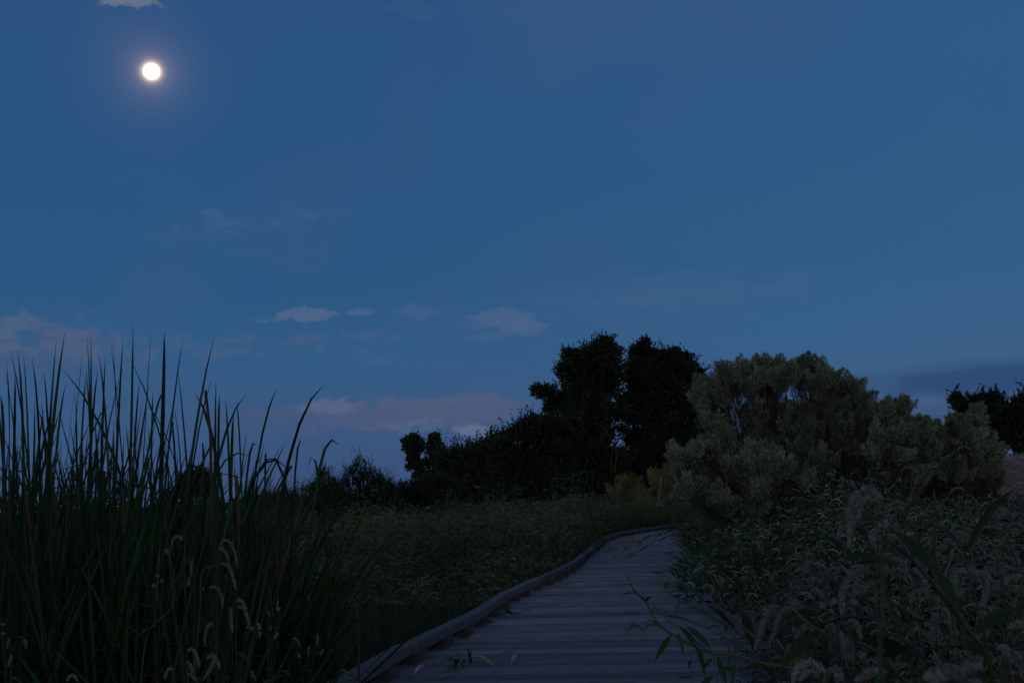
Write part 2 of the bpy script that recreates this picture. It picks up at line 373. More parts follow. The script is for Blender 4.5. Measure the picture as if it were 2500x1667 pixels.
def rail_seg(s0, s1, off, z0, wd, ht, name, mat, bow=0.0, j=0.0):
    K = 2 if 'rail' in name else 40; V = []; G = []
    u0 = rng.random() * 40
    for i, s_ in enumerate(np.linspace(s0, s1, K)):
        p, tt, rr = frame(s_); b_ = bow * (i - .5) * 1.2 if K == 2 else 0.0
        c = p + rr * (off + b_ + j) + np.array([0, 0, z0 + abs(b_) * .5])
        ch = .004
        for (a, h_) in ((-wd / 2, 0), (wd / 2, 0), (wd / 2, ht - ch), (wd / 2 - ch, ht), (-wd / 2 + ch, ht), (-wd / 2, ht - ch)):
            V.append(c + rr * a + np.array([0, 0, h_])); G.append((u0 + s_, a + .5, h_))
    V = np.array(V); G = np.array(G); m = 6
    Fc = [[i * m + a, i * m + (a + 1) % m, (i + 1) * m + (a + 1) % m, (i + 1) * m + a] for i in range(K - 1) for a in range(m)]
    b = MB(); b.add(V, Fc, float(rng.random()), G)
    for q_ in (0, K - 1):
        o6 = q_ * m; b.add(V[o6:o6 + m], [[0, 1, 2, 3], [0, 3, 4, 5]], .3, G[o6:o6 + m])
    return b.build(name, mat, bw)
for side, off in (('l', -.05), ('r', WID + .05)):
    s = .1
    while s < LEN - 2.6:
        L = 1.82; rail_seg(s, s + L - .010, off, .0605, .088, .058, 'kerb_rail', MT['rail'], rng.normal() * .012, rng.normal() * .006); s += L
    s = .35; nb = 0
    while s < LEN - 2.6 and nb < 60:
        p, tt, rr = frame(s); b = MB(); bl = .20
        box(b, p + rr * (off - .042) - tt * bl / 2, rr * .084, tt * bl, (0, 0, .060), float(rng.random()))
        b.build('kerb_block', MT['block'], bw); s += .64; nb += 1
    rail_seg(.1, LEN - .3, off + (.04 if side == 'l' else -.04), -.26, .045, .215, 'stringer', MT['block'])

# ------------------------------------------------------------------ trees and bushes
def crown(mb, c, r, n, ll, lw, up=.45, tw=.45, nl=11, D=1.0, squash=1.0, twmb=None, spread=.5):
    """a clump: n leafy twigs pointing outward from c"""
    st = rdir(n) * (rng.random((n, 1)) ** (1 / 2.2)) * r * .85; st[:, 2] *= squash
    dr = norm(st / r + np.array([0, 0, up]) + rng.normal(size=(n, 3)) * .35)
    L = r * tw * rng.uniform(.4, 1.1, n) * .8 * np.where(rng.random(n) < .26, rng.uniform(1.6, 3.4, n), 1.0)
    k = (np.arange(nl) + .5) / nl
    P = c + st[:, None, :] + dr[:, None, :] * (L[:, None] * k[None, :])[..., None]
    D_ = norm(dr[:, None, :] + rng.normal(size=(n, nl, 3)) * spread)
    tn = np.clip(np.repeat(rng.random(n), nl) * .6 + rng.random(n * nl) * .4, 0, 1)
    P = P.reshape(-1, 3); diamonds(mb, P, D_.reshape(-1, 3), ll * rng.uniform(.6, 1.25, len(P)), lw * rng.uniform(.7, 1.2, len(P)), tn)
    if twmb is not None:
        m_ = max(1, n // 6); tubes(twmb, np.stack([c + st[:m_] * .2, c + st[:m_] * .7, c + st[:m_] + dr[:m_] * L[:m_, None]], 1), np.array([[.02, .012, .004]]) * min(1, r), 3)
def tree(name, label, cat, D, blobs, base, leaf, mat, group=None, dens=200, ll=.11, lw=.028, trunk_r=.16, fill=0, up=.45, tw=.45, dd=.8, nl=11, spread=.5, squash=1.0, trunks=1, twigs=True, bark='bark'):
    """blobs: (px, py, r px) clumps of the crown at distance about D; base: pixel x of the foot"""
    bx = at(base, 1230, D); root = empty(name, (bx[0], D, GZ), label, cat, group); org = np.array([bx[0], D, GZ])
    lm, tm = MB(), MB()
    for (px, py, rp) in blobs:
        r = rp * D / F; Yd = D + rng.uniform(-1, 1) * dd; c = at(px, py, Yd) - org
        r *= .90; n = max(6, int(dens * (r ** 2) / .25)); crown(lm, c, r, n, ll, lw, up, tw, nl, squash=squash, twmb=tm if twigs else None, spread=spread)
        k = rng.integers(trunks); f = np.array([(k - (trunks - 1) / 2) * .5, 0, 0])
        m1 = f + (c - f) * .45 + np.array([rng.normal() * .15, rng.normal() * .15, 0]); m1[0] = f[0] + (c[0] - f[0]) * .25
        tubes(tm, curve([f, m1, c], 7)[None], np.linspace(trunk_r, trunk_r * .12, 7)[None] * rng.uniform(.6, 1), 6)
    lm.build('crown' if cat == 'tree' else 'foliage', MT[leaf], root); tm.build('trunk' if cat == 'tree' else 'stem', MT[bark], root)
    return root
def filled(outline, y1, r, n, jit=1.0):
    """clumps filling the area under a skyline [(x, y)...] down to y1"""
    xs_ = [a for a, b in outline]; out = []
    for x in np.arange(xs_[0], xs_[-1], r * 1.05): out.append((x, np.interp(x, xs_, [b for a, b in outline]) + r, r))
    for x in np.arange(xs_[0], xs_[-1], r * 1.3): out.append((x, y1 - r, r * 1.9)); out.append((x, y1 - r * 3, r * 1.6)) if np.interp(x, xs_, [b for a, b in outline]) < y1 - r * 5 else None
    for _ in range(n):
        x = rng.uniform(xs_[0], xs_[-1]); yt = np.interp(x, xs_, [b for a, b in outline]) + r * 1.1
        if yt < y1: out.append((x, rng.uniform(yt, y1), r * rng.uniform(.8, 1.3)))
    return out
tl = [(1476, 845, 27), (1455, 868, 36), (1495, 868, 28), (1425, 885, 34), (1392, 872, 25), (1385, 905, 30), (1440, 920, 48), (1500, 912, 28), (1478, 945, 45), (1410, 955, 44), (1312, 955, 17), (1338, 962, 24), (1362, 980, 28), (1345, 1000, 20), (1385, 1000, 30), (1440, 1000, 52), (1490, 1010, 30), (1400, 1050, 42), (1460, 1060, 45), (1380, 1110, 50), (1450, 1130, 55), (1420, 1190, 60), (1490, 1160, 38), (1350, 1160, 45), (1480, 1215, 45), (1520, 985, 20), (1516, 1010, 18), (1505, 1120, 30), (1520, 1050, 15), (1518, 1150, 24), (1512, 1200, 30)]
tree('tree', 'left one of the two tall black trees, a low branch reaching left', 'tree', 50, tl, 1440, 'oak', 'oak', 'twin dark trees beyond the boardwalk', 240, .125, .034, .22, tw=.6, dd=.9, up=.6, spread=.65)
tr = [(1572, 838, 17), (1556, 862, 22), (1590, 872, 28), (1560, 900, 30), (1618, 878, 28), (1645, 870, 24), (1675, 882, 22), (1660, 910, 40), (1600, 925, 45), (1700, 925, 30), (1715, 965, 32), (1560, 955, 34), (1640, 975, 55), (1700, 1010, 45), (1575, 1010, 42), (1620, 1060, 58), (1690, 1080, 50), (1555, 1080, 34), (1580, 1140, 55), (1660, 1150, 60), (1600, 1210, 60), (1550, 1200, 40), (1740, 1050, 40), (1542, 925, 20), (1536, 895, 14), (1535, 975, 20), (1538, 1020, 22), (1530, 1060, 12), (1532, 1165, 26), (1530, 1120, 26)]
tree('tree', 'right one of the two tall black trees, rounded, behind the pale shrub', 'tree', 52, tr, 1610, 'oak', 'oak', 'twin dark trees beyond the boardwalk', 240, .125, .034, .22, tw=.6, dd=.9, up=.6, spread=.65)
def bush_row(name, label, D, outline, y1, r, n, leaf, group=None, **k):
    return tree(name, label, 'bush', D, filled(outline, y1, r, n), sum(a for a, b in outline) / len(outline), 'oak', leaf, group, **k)
_tree = tree
def tree_m(*a, **k): return _tree(*a, **k)
bush_row('bush', 'dark bush rising in steps against the foot of the left tall tree', 47, [(1215, 1062), (1245, 1052), (1268, 1032), (1300, 1020), (1350, 1020), (1400, 1030)], 1225, 21, 46, 'oak', 'dark bushes beside the tall trees', dens=200, ll=.14, lw=.034, trunk_r=.08, tw=1.1, up=1.0, dd=.6)
bush_row('bush', 'long dark bush between the small two-headed tree and the stepped bush', 46, [(1092, 1112), (1115, 1100), (1165, 1086), (1205, 1070), (1235, 1072)], 1225, 21, 50, 'oak', 'dark bushes beside the tall trees', dens=200, ll=.14, lw=.034, trunk_r=.08, tw=1.1, up=1.0, dd=.6)
tree('tree', 'small black tree with two separate heads, left of the dark bushes', 'tree', 55, [(1010, 1075, 17), (1000, 1090, 18), (1022, 1090, 19), (988, 1078, 9), (1008, 1115, 19), (1022, 1135, 16), (1000, 1140, 10), (1060, 1072, 15), (1072, 1085, 12), (1055, 1092, 16), (1066, 1110, 16), (1045, 1130, 14), (1070, 1135, 18), (1088, 1110, 13), (1040, 1160, 13), (1075, 1160, 18), (1018, 1160, 10)], 1040, 'oak', 'oak', None, 250, .15, .04, .12, dd=.4)
bush_row('bush', 'dull grey-green rounded bush in front of the small two-headed tree', 34, [(965, 1185), (990, 1170), (1040, 1155), (1090, 1160), (1130, 1185)], 1235, 20, 26, 'greybush', None, dens=420, ll=.06, lw=.012, trunk_r=.04, dd=.5)
tam = dict(dens=190, ll=.085, lw=.0055, trunk_r=.02, tw=1.9, up=1.9, dd=.6, nl=14, spread=.40)
bush_row('shrub', 'wispy brown shrub with a feathery peak, rightmost of the brown shrubs', 26, [(835, 1172), (860, 1140), (878, 1112), (896, 1136), (925, 1158), (965, 1186)], 1255, 10, 190, 'tama', 'wispy brown shrubs behind the cattails', **tam)
bush_row('shrub', 'small wispy brown shrub poking up beside the cattail tips', 24, [(765, 1180), (780, 1150), (790, 1140), (808, 1168), (840, 1190)], 1255, 9, 90, 'tama', 'wispy brown shrubs behind the cattails', **tam)
bush_row('shrub', 'low dull brown thicket seen behind the thinning cattails', 30, [(600, 1215), (650, 1205), (700, 1198), (760, 1186), (830, 1180)], 1265, 10, 160, 'tama', 'wispy brown shrubs behind the cattails', **tam)
tree('tree', 'small distant dark tree glimpsed through the cattails', 'tree', 60, [(455, 1172, 22), (485, 1160, 20), (510, 1172, 18), (470, 1195, 24), (440, 1200, 20), (510, 1200, 20), (420, 1215, 16)], 475, 'oak', 'oak', None, 220, .16, .04, .12, dd=.4)
tree('tree', 'wind-combed dark tree on the gravel bank behind the pointed grey-green shrub', 'tree', 44, [(2335, 975, 17), (2350, 1000, 20), (2375, 985, 20), (2400, 985, 24), (2430, 975, 20), (2380, 1015, 28), (2420, 1010, 30), (2445, 1000, 22), (2352, 1030, 22), (2400, 1050, 34), (2440, 1050, 30), (2380, 1080, 24), (2350, 1060, 20), (2425, 1090, 22)], 2405, 'oak', 'oak', 'dark trees on the gravel bank', 260, .13, .034, .12, tw=.8, dd=.5)
tree('tree', 'dark tree cut off by the right edge of the photo, on the gravel bank', 'tree', 43, [(2490, 990, 22), (2475, 1010, 22), (2500, 1020, 30), (2530, 980, 34), (2480, 1050, 28), (2520, 1060, 34), (2465, 1075, 22), (2500, 1090, 24)], 2505, 'oak', 'oak', 'dark trees on the gravel bank', 260, .13, .034, .12, tw=.8, dd=.5)
# far tree line over the marsh: one distant mass
mb = MB()
for x in np.linspace(-400, 120, 260):
    crown(mb, np.array([x, 420 + rng.uniform(-15, 15), GZ + rng.uniform(1.2, 2.6) + 1.5 * max(0, math.sin(x * .045))]), rng.uniform(2, 3.2), 34, 1.1, .35)
tag(mb.build('far_wood', MT['oak']), 'low dark line of far-off woods on the horizon behind the cattails', 'woodland', kind='stuff')

# dead branch hanging out of the tall trees
mb = MB()
def dd_(pts, r0, r1): tubes(mb, curve([at(x, y, 48.6) for x, y in pts], 14)[None], np.linspace(r0, r1, 14)[None], 5)
dd_([(1500, 1150), (1505, 1110), (1498, 1085), (1480, 1055), (1465, 1038), (1450, 1035), (1436, 1042)], .045, .012)
dd_([(1498, 1085), (1492, 1120), (1494, 1150), (1488, 1175)], .03, .012); dd_([(1465, 1038), (1448, 1030), (1438, 1034)], .02, .008)
dd_([(1492, 1130), (1478, 1138), (1468, 1136)], .018, .008); dd_([(1495, 1090), (1515, 1105), (1530, 1125)], .02, .008)
tag(mb.build('dead_branch', MT['dead']), 'bare reddish dead branch drooping between the two tall dark trees', 'branch')

# ------------------------------------------------------------------ pale tufted shrubs
def tuft(mb, c, ax, L, Wd, n, s):
    """a pointed plume of tiny leaves around axis ax"""
    u = rng.random(n); prof = np.sin(np.pi * np.clip(u * .86 + .12, 0, 1)) ** .8
    a = norm(np.cross(ax, rdir(1)[0])); b = np.cross(ax, a); th = rng.uniform(0, 2 * math.pi, n); rr = Wd * prof * np.sqrt(rng.uniform(.25, 1, n))
    lump = 1 + .25 * np.sin(th * 3 + u * 9)
    P = c + ax * (u * L)[:, None] + (a * np.cos(th)[:, None] + b * np.sin(th)[:, None]) * (rr * lump)[:, None]
    D_ = norm(ax + (P - c - ax * (u * L)[:, None]) / Wd * .45 + rng.normal(size=(n, 3)) * .35)
    diamonds(mb, P, D_, s * rng.uniform(.5, 1.5, n), s * .10, np.clip(rng.normal(.55, .22, n) + rng.normal() * .2, 0, 1))
def tufted(name, label, D, heads, base, group, L=.17, Wd=.042, n=150, s=.046, mat='brome', dd=.45, stems=True, lean=0.0, cat='shrub', subs=5, leafy=60, base_y=None):
    """heads: (px, py, r px) regions whose surface is packed with plumes"""
    b0 = at(base, 1230, D); org = np.array([b0[0], D, GZ]); root = empty(name, org, label, cat, group)
    tm, sm, lf = MB(), MB(), MB(); SP = []
    for (px, py, rp) in heads:
        r = rp * D / F; c = at(px, py, D + rng.uniform(-1, 1) * dd) - org
        for _ in range(max(2, int(subs * 5.6 * (r / .16) ** 1.5))):
            qd = rdir(1)[0]; q = c + qd * r * rng.random() ** .4 * np.array([1, 1, .9])
            foot = np.array([q[0] * .12 + rng.normal() * .1, q[1] * .12 + rng.normal() * .08, 0.])
            ax = norm(norm(q - foot) * .45 + qd * .55 + np.array([lean, 0, .55]) + rng.normal(size=3) * .25)
            k = rng.choice([.6, .85, 1.1, 1.5]) * rng.uniform(.85, 1.15); tuft(tm, q - ax * L * k * .5, ax, L * k, Wd * k * rng.uniform(.8, 1.2), int(n * k ** 1.6), s)
            mid = foot + (q - foot) * .5 + np.array([-q[0] * .12, -q[1] * .12, .08]) + rng.normal(size=3) * .04
            SP.append(curve([foot, mid, q], 8))
            nn = leafy; u = rng.uniform(.45, 1, nn); Pq = foot + (q - foot) * u[:, None]; Pq = Pq + rng.normal(size=(nn, 3)) * .05
            if nn: diamonds(lf, Pq, norm(rng.normal(size=(nn, 3)) * .6 + [0, 0, .8]), .032, .006)
    tubes(sm, np.array(SP), np.linspace(.009, .003, 8)[None], 3, rng.random(len(SP)))
    tm.build('seed_heads', MT[mat], root)
    if lf.n: lf.build('leaves', MT['bromeleaf' if mat == 'brome' else mat], root)
    sm.build('stem', MT['twig'], root)
    return root
def fillr(x0, x1, y0, y1, r, n, top=None):
    return [(x_, rng.uniform(np.interp(x_, [a for a, b in top], [b for a, b in top]) if top else y0, y1), r * rng.uniform(.7, 1.2)) for x_ in rng.uniform(x0, x1, n)]
G_PALE = 'pale tufted shrubs right of the boardwalk'
tufted('shrub', 'pale shrub with bare stems and sky showing under its upright plumes', 16,
       [(1775, 915, 22), (1805, 898, 18), (1835, 905, 20), (1862, 892, 17), (1890, 910, 20), (1905, 895, 12), (1790, 950, 22), (1830, 945, 24), (1870, 945, 24), (1905, 935, 18), (1760, 965, 18), (1720, 940, 22), (1725, 985, 26), (1735, 1030, 22), (1700, 970, 18), (1850, 985, 14), (1765, 1075, 26), (1880, 1030, 16), (1830, 1070, 30), (1880, 1085, 28)] + fillr(1740, 1930, 1040, 1150, 20, 18) + fillr(1770, 1915, 900, 945, 11, 9) + fillr(1700, 1760, 930, 1060, 14, 10) + fillr(1760, 1940, 960, 1050, 10, 12), 1880, G_PALE, dd=.35, leafy=12)
tufted('shrub', 'dense pale shrub right of the bare-stemmed one, its plumes sloping down to the right', 15,
       [(1945, 893, 16), (1965, 885, 13), (1930, 915, 16), (1990, 905, 18), (2008, 900, 10), (2035, 920, 14), (1960, 930, 16), (1995, 945, 24), (2030, 960, 26), (2062, 940, 16), (2085, 950, 18), (2110, 970, 18), (2000, 990, 30), (2050, 1000, 32), (2095, 1005, 30), (2130, 1010, 20), (1975, 1040, 30), (2020, 1060, 38), (2080, 1060, 40), (2140, 1060, 30), (1960, 1100, 34), (2040, 1120, 44), (2110, 1120, 44), (1940, 1015, 14), (1930, 1060, 18)] + fillr(1960, 2140, 0, 1150, 20, 34, [(1950, 960), (2030, 940), (2140, 1020)]) + fillr(1955, 2090, 990, 1120, 16, 16), 2010, G_PALE, dd=.45)
tufted('shrub', 'pale shrub swept to the right below and right of the tallest one', 13.5,
       [(2165, 1000, 16), (2190, 993, 14), (2215, 992, 12), (2195, 1020, 18), (2220, 1035, 16), (2160, 1040, 26), (2200, 1065, 28), (2235, 1085, 22), (2150, 1100, 34), (2210, 1120, 34), (2250, 1120, 22), (2180, 1160, 36), (2240, 1165, 30), (2270, 1095, 16)] + fillr(2140, 2270, 1040, 1180, 18, 12), 2150, G_PALE, lean=.35)
tufted('shrub', 'grey-green pointed pale shrub standing left of the gravel bank', 17,
       [(2260, 1040, 16), (2280, 1055, 16), (2305, 1060, 18), (2340, 1030, 20), (2345, 1060, 26), (2385, 1005, 12), (2380, 1035, 22), (2380, 1075, 28), (2410, 1075, 20), (2420, 1110, 22), (2320, 1100, 34), (2370, 1120, 38), (2415, 1140, 24), (2330, 1150, 40), (2385, 1165, 36), (2290, 1130, 28), (2260, 1080, 12)] + fillr(2270, 2430, 0, 1190, 18, 16, [(2270, 1080), (2340, 1040), (2430, 1110)]), 2350, G_PALE, mat='brome', leafy=30, n=240)
tufted('shrub', 'low spreading pale shrub leaning over the far end of the boardwalk', 14,
       [(1660, 1115, 20), (1690, 1105, 20), (1725, 1095, 24), (1760, 1085, 24), (1700, 1140, 30), (1750, 1130, 34), (1660, 1155, 26), (1800, 1120, 36), (1850, 1130, 38), (1900, 1140, 38), (1720, 1180, 38), (1780, 1180, 42), (1850, 1190, 42), (1920, 1190, 36), (1680, 1195, 28), (1760, 1225, 34), (1840, 1230, 36)] + fillr(1660, 1960, 0, 1240, 20, 26, [(1650, 1130), (1760, 1080), (1960, 1120)]), 1885, G_PALE, leafy=40)
tufted('shrub', 'small yellow-green pointed shrub left of the boardwalk end', 41, [(1515, 1190, 12), (1530, 1185, 12), (1548, 1180, 12), (1550, 1200, 16), (1570, 1205, 14), (1525, 1210, 16), (1505, 1205, 10), (1545, 1222, 18), (1575, 1225, 14), (1520, 1230, 16)], 1540, None, L=.56, Wd=.12, n=190, s=.075, mat='gold', dd=.3, subs=1.2, leafy=10)
tufted('shrub', 'yellow-green shrub between the small pointed one and the low pale shrub', 43, [(1600, 1175, 12), (1620, 1165, 13), (1640, 1160, 12), (1610, 1195, 18), (1640, 1195, 18), (1600, 1225, 18), (1635, 1225, 18), (1655, 1180, 14)], 1620, None, L=.60, Wd=.13, n=190, s=.075, mat='gold', dd=.3, subs=1.3, leafy=10)

# ------------------------------------------------------------------ gravel bank and wire on the right
b = MB(); xs = np.linspace(0, 60, 90); prof = [(0, -3.2), (.25, -1.9), (.62, -.9), (.86, -.25), (1.0, 0), (1.0, 4), (0.0, 9)]
p0 = at(2395, 1180, 31); gx, gy = p0[0], 31
V = []
for i, x in enumerate(xs):
    top = 1.98 * min(1, .8 + x / 2.5) + .02 * math.sin(x * 1.1) + rng.normal() * .008
    for (h_, yy) in prof: V.append((gx + x, gy + yy * 1.2 + rng.normal() * .03, GZ - .02 + h_ * top))
V = np.array(V); m = len(prof); idx = np.arange(len(V)).reshape(len(xs), m)
b.add(V, np.stack([idx[:-1, :-1], idx[1:, :-1], idx[1:, 1:], idx[:-1, 1:]], -1).reshape(-1, 4))
for _ in range(1):
    n = 5200; x = rng.uniform(0, 60 ** .5, n) ** 2; k = rng.random(n) ** .6
    yy = np.interp(k, [0, .62, 1], [-3.2, -.9, .3]); hh = np.interp(k, [0, .25, .62, .86, 1], [0, .25 + .15, .62 + .1, .86 + .06, 1.0])
    buds(b, np.stack([gx + x, gy + yy * 1.2, GZ + hh * 2.02], 1), rng.uniform(.015, .045, n))
tag(b.build('gravel_bank', MT['gravel']), kind='structure')
w = MB(); pts = [at(1900, 1030, 160) + [0, 0, 0], at(2250, 1016, 160), at(2340, 1016, 160), at(2560, 1008, 160)]
tubes(w, curve(pts, 30)[None], .013, 4); tubes(w, (curve(pts, 30) - [0, 0, .9])[None], .013, 4)
tag(w.build('power_line', MT['oak']), 'pair of thin overhead wires crossing the sky gap left of the bank trees', 'wires')

# ------------------------------------------------------------------ marsh plants: stuff layers
def spike_axis(p, d, L, droop, K=6):
    """drooping flower spike centre lines, rows of p (n,3), d (n,3)"""
    n = len(p); P = np.zeros((n, K, 3)); P[:, 0] = p; v = d.copy()
    for k in range(1, K):
        v = norm(v + np.array([0, 0, -1.]) * (droop[:, None] * 2.2 / K)); P[:, k] = P[:, k - 1] + v * (L / (K - 1))[:, None]
    return P
def weed_field(lm, smb, pos, h, nleaf=22, nsp=7, ll=.11, lw=.010, sr=.0055, sl=.07):
    """simplified plants for the far field: leafy stems with drooping spikes"""
    n = len(pos)
    for j in range(nleaf):
        u = rng.uniform(.25, 1.0, n) ** .8; hz = h * u; a = rng.uniform(0, 2 * math.pi, n); rr = rng.uniform(0, .20, n) * (.5 + u)
        c = pos + np.stack([np.cos(a) * rr, np.sin(a) * rr, hz], 1)
        d = norm(np.stack([np.cos(a), np.sin(a), rng.uniform(-.3, .9, n)], 1)); L = ll * rng.uniform(.6, 1.3, n)
        diamonds(lm, c, d, L, lw * rng.uniform(.7, 1.2, n))
    for j in range(nsp):
        a = rng.uniform(0, 2 * math.pi, n); rr = rng.uniform(0, .24, n); hz = h * (1 - .45 * rng.random(n) ** 1.7)
        c = pos + np.stack([np.cos(a) * rr, np.sin(a) * rr, hz], 1); d = norm(np.stack([np.cos(a) * .6, np.sin(a) * .6, np.ones(n)], 1))
        P = spike_axis(c, d, sl * rng.uniform(.7, 1.5, n), rng.uniform(.6, 1.6, n), 6)
        tubes(smb, P, np.array([[.6, 1, 1, 1, .9, .4]]) * sr, 3, rng.random(n))
    for j in range(2):
        a = rng.uniform(0, 6.3, n); P = np.stack([pos + [0, 0, 0], pos + np.stack([np.cos(a) * .08, np.sin(a) * .08, h * .55], 1), pos + np.stack([np.cos(a) * .2, np.sin(a) * .2, h], 1)], 1)
        tubes(lm, P, .003, 3, np.full(n, .9))
# left meadow
lm, sm = MB(), MB(); P = []
while len(P) < 5200:
    y = rng.uniform(14, 46); x = rng.uniform(-.30 * y - 3, xleft(min(y, 36)) - .12)
    lim = 15.6 + .9 * math.sin(x * 1.1) + .5 * math.sin(x * 3.1)
    if y < lim or rng.random() > (16 / y) ** .7: continue
    if y < lim + 3.5 and rng.random() > .25 + (y - lim) / 4.5: continue
    if y < lim + 6 and x > xleft(y) - .12: continue
    P.append((x, y, GZ))
for _ in range(240):                                           # the bit reaching the kerb at the bend
    y = rng.uniform(19.5, 27); P.append((xleft(y) - rng.uniform(.15, 1.2), y, GZ))
for _ in range(260):
    y = 16 - 4.5 * rng.random() ** 1.8; x = xleft(y) - .5 - rng.random() * (1 + y * .25); P.append((x, y, GZ))
P = np.array(P); hh = rng.uniform(.75, 1.12, len(P)) * (1 + .14 * np.sin(P[:, 0] * .8) * np.cos(P[:, 1] * .5))
hh *= np.clip(.42 + (P[:, 1] - 15) * .10, .30, 1.0) * (1 + .16 * np.sin(P[:, 0] * 2.3 + P[:, 1])) * np.where(rng.random(len(P)) < .09, 1.32, 1.0)
weed_field(lm, sm, P, hh, 28, 7, .13, .0085, .0060, .085)
tag(lm.build('meadow_foliage', MT['meadow']), 'leafy mass of the weed meadow left of the boardwalk', 'meadow', kind='stuff')
tag(sm.build('meadow_flowers', MT['meadowspike']), 'pale drooping flower spikes over the weed meadow left of the boardwalk', 'meadow', kind='stuff')
# right-hand thicket, beyond the plants built one by one
lm, sm = MB(), MB(); P = []
while len(P) < 3600:
    y = 4.2 + 18 * rng.random() ** 1.3; x = xright(y) + .05 + rng.random() ** 1.0 * (1.0 + y * .62)
    P.append((x, y, GZ))
for _ in range(500):
    y = rng.uniform(22, 34); P.append((xright(y) + .1 + rng.random() * 2.2, y, GZ))
P = np.array(P); hh = rng.uniform(.78, 1.18, len(P)); off = P[:, 0] - xright(P[:, 1]); hh *= np.clip(.62 + off * .35, .5, 1.0) * np.interp(P[:, 1], [4, 7.5, 10, 14, 20], [1, 1.02, 1.14, 1.24, 1.12]) * np.interp(P[:, 0] / P[:, 1], [.28, .36], [1.0, .76]) * np.where(rng.random(len(P)) < .08, 1.15, 1.0)
weed_field(lm, sm, P, hh, 28, 9, .13, .0075, .0052, .065)
# fringe flopping over the right kerb
Q = []
for _ in range(520):
    y = rng.uniform(7.5, 33); Q.append((xright(y) - rng.random() ** 1.5 * (.62 if y > 9 else .4), y, .02))
Q = np.array(Q); weed_field(lm, sm, Q, np.clip((.25 + .75 * (Q[:, 0] - xright(Q[:, 1]) + .62)) * rng.uniform(.5, 1, len(Q)), .08, .8), 24, 4, .12, .0070, .0048, .06)
tag(lm.build('thicket_foliage', MT['weed']), 'leafy mass of the smartweed thicket right of the boardwalk', 'thicket', kind='stuff')
tag(sm.build('thicket_flowers', MT['spike']), 'small pale flower spikes dotted over the smartweed thicket right of the boardwalk', 'thicket', kind='stuff')
# grass
def grass(n, X, Y, h0, h1, name, label, w=.0035, z=GZ):
    mb = MB(); p = np.stack([X, Y, np.full(n, z)], 1); a = rng.uniform(0, 6.3, n); h = rng.uniform(h0, h1, n); ln = rng.uniform(.1, .7, n) * h
    d = np.stack([np.cos(a), np.sin(a), 0 * a], 1)
    P = np.stack([p, p + d * (ln * .25)[:, None] + np.array([0, 0, 1]) * (h * .55)[:, None], p + d * ln[:, None] + np.array([0, 0, 1]) * (h * .95)[:, None]], 1)
    ribbons(mb, P, np.array([[1, .8, .1]]) * w, rdir(n) * [1, 1, .1], rng.random(n)); return tag(mb.build(name, MT['grass']), label, 'grass', kind='stuff')
n = 60000; Y = 3.5 + 14.5 * rng.random(n) ** .8; X = xleft(Y) - .16 - rng.random(n) ** 1.0 * (2 + Y * .28)
grass(n, X, Y, .12, .36, 'grass', 'short dark green marsh grass between cattails, meadow and the left kerb', .0038)
n = 26000; Y = 16 + 19 * rng.random(n); X = np.maximum(xright(Y) + 1, Y * (.28 + .34 * rng.random(n)))
grass(n, X, Y, .35, .85, 'grass', 'dim grass below the gravel bank and behind the thicket', .006)
n = 9000; Y = 27 + 14 * rng.random(n); X = rng.uniform(2, 14, n)
keep = X < xleft(Y) - .2; X = np.where(keep, X, xleft(np.minimum(Y, 36)) - .3 - rng.random(n) * 3)
grass(n, X, Y, .5, 1.05, 'grass', 'tall dim grass behind the kerb at the bend of the boardwalk', .007)

# ------------------------------------------------------------------ cattails
def leaf_path(p0, p2, bend, K=9):
    p0, p2 = np.asarray(p0, float), np.asarray(p2, float)
    p1 = np.array([p0[0] + (p2[0] - p0[0]) * bend, p0[1] + (p2[1] - p0[1]) * bend, p0[2] + (p2[2] - p0[2]) * .6])
    t = np.linspace(0, 1, K)[:, None]; return (1 - t) ** 2 * p0 + 2 * t * (1 - t) * p1 + t * t * p2
WPROF = np.array([.8, .9, 1, 1, 1, .95, .85, .6, .06])
def cat_leaf(root, P, w, tint, mat='cattail', blunt=False):
    mb = MB(); W = w * (np.array([1, 1, 1, 1, 1, 1, .95, .9, .85]) if blunt else WPROF)
    K = P.shape[0]; face = norm(np.array([rng.normal() * .8, 1.0, .15]))       # blade twists a little along its length
    T = norm(np.gradient(P, axis=0)); side = np.array([face + np.array([math.sin(k * .35 + tint * 9) * .8, 0, 0]) for k in range(K)])
    ribbons(mb, P[None], W[None], side[None].reshape(1, K, 3), np.array([tint]), cup=.25)
    return mb.build('leaf', MT[mat], root)
_r = ribbons
def ribbons(mb, P, W, side=None, tint=None, cup=0.0):
    if side is not None and np.ndim(side) == 3:
        P = np.asarray(P, float); n, K, _ = P.shape; T = norm(np.gradient(P, axis=1)); S = norm(np.cross(T, side)); W = np.broadcast_to(W, (n, K))
        Nn = np.cross(S, T); A = P + S * W[..., None]; B = P - S * W[..., None]; C = P - Nn * (W[..., None] * cup)
        V = np.stack([A, C, B], 2).reshape(-1, 3); j = (np.arange(n)[:, None] * K + np.arange(K - 1)[None, :]) * 3
        Fc = np.concatenate([np.stack([j, j + 1, j + 4, j + 3], -1).reshape(-1, 4), np.stack([j + 1, j + 2, j + 5, j + 4], -1).reshape(-1, 4)])
        mb.add(V, Fc, np.concatenate([np.repeat(tint, K - 1)] * 2)); return
    _r(mb, P, W, side, tint, cup)
def zx(x, y): return (x / 2.613, 750 + y / 2.613)           # from the enlarged view I measured
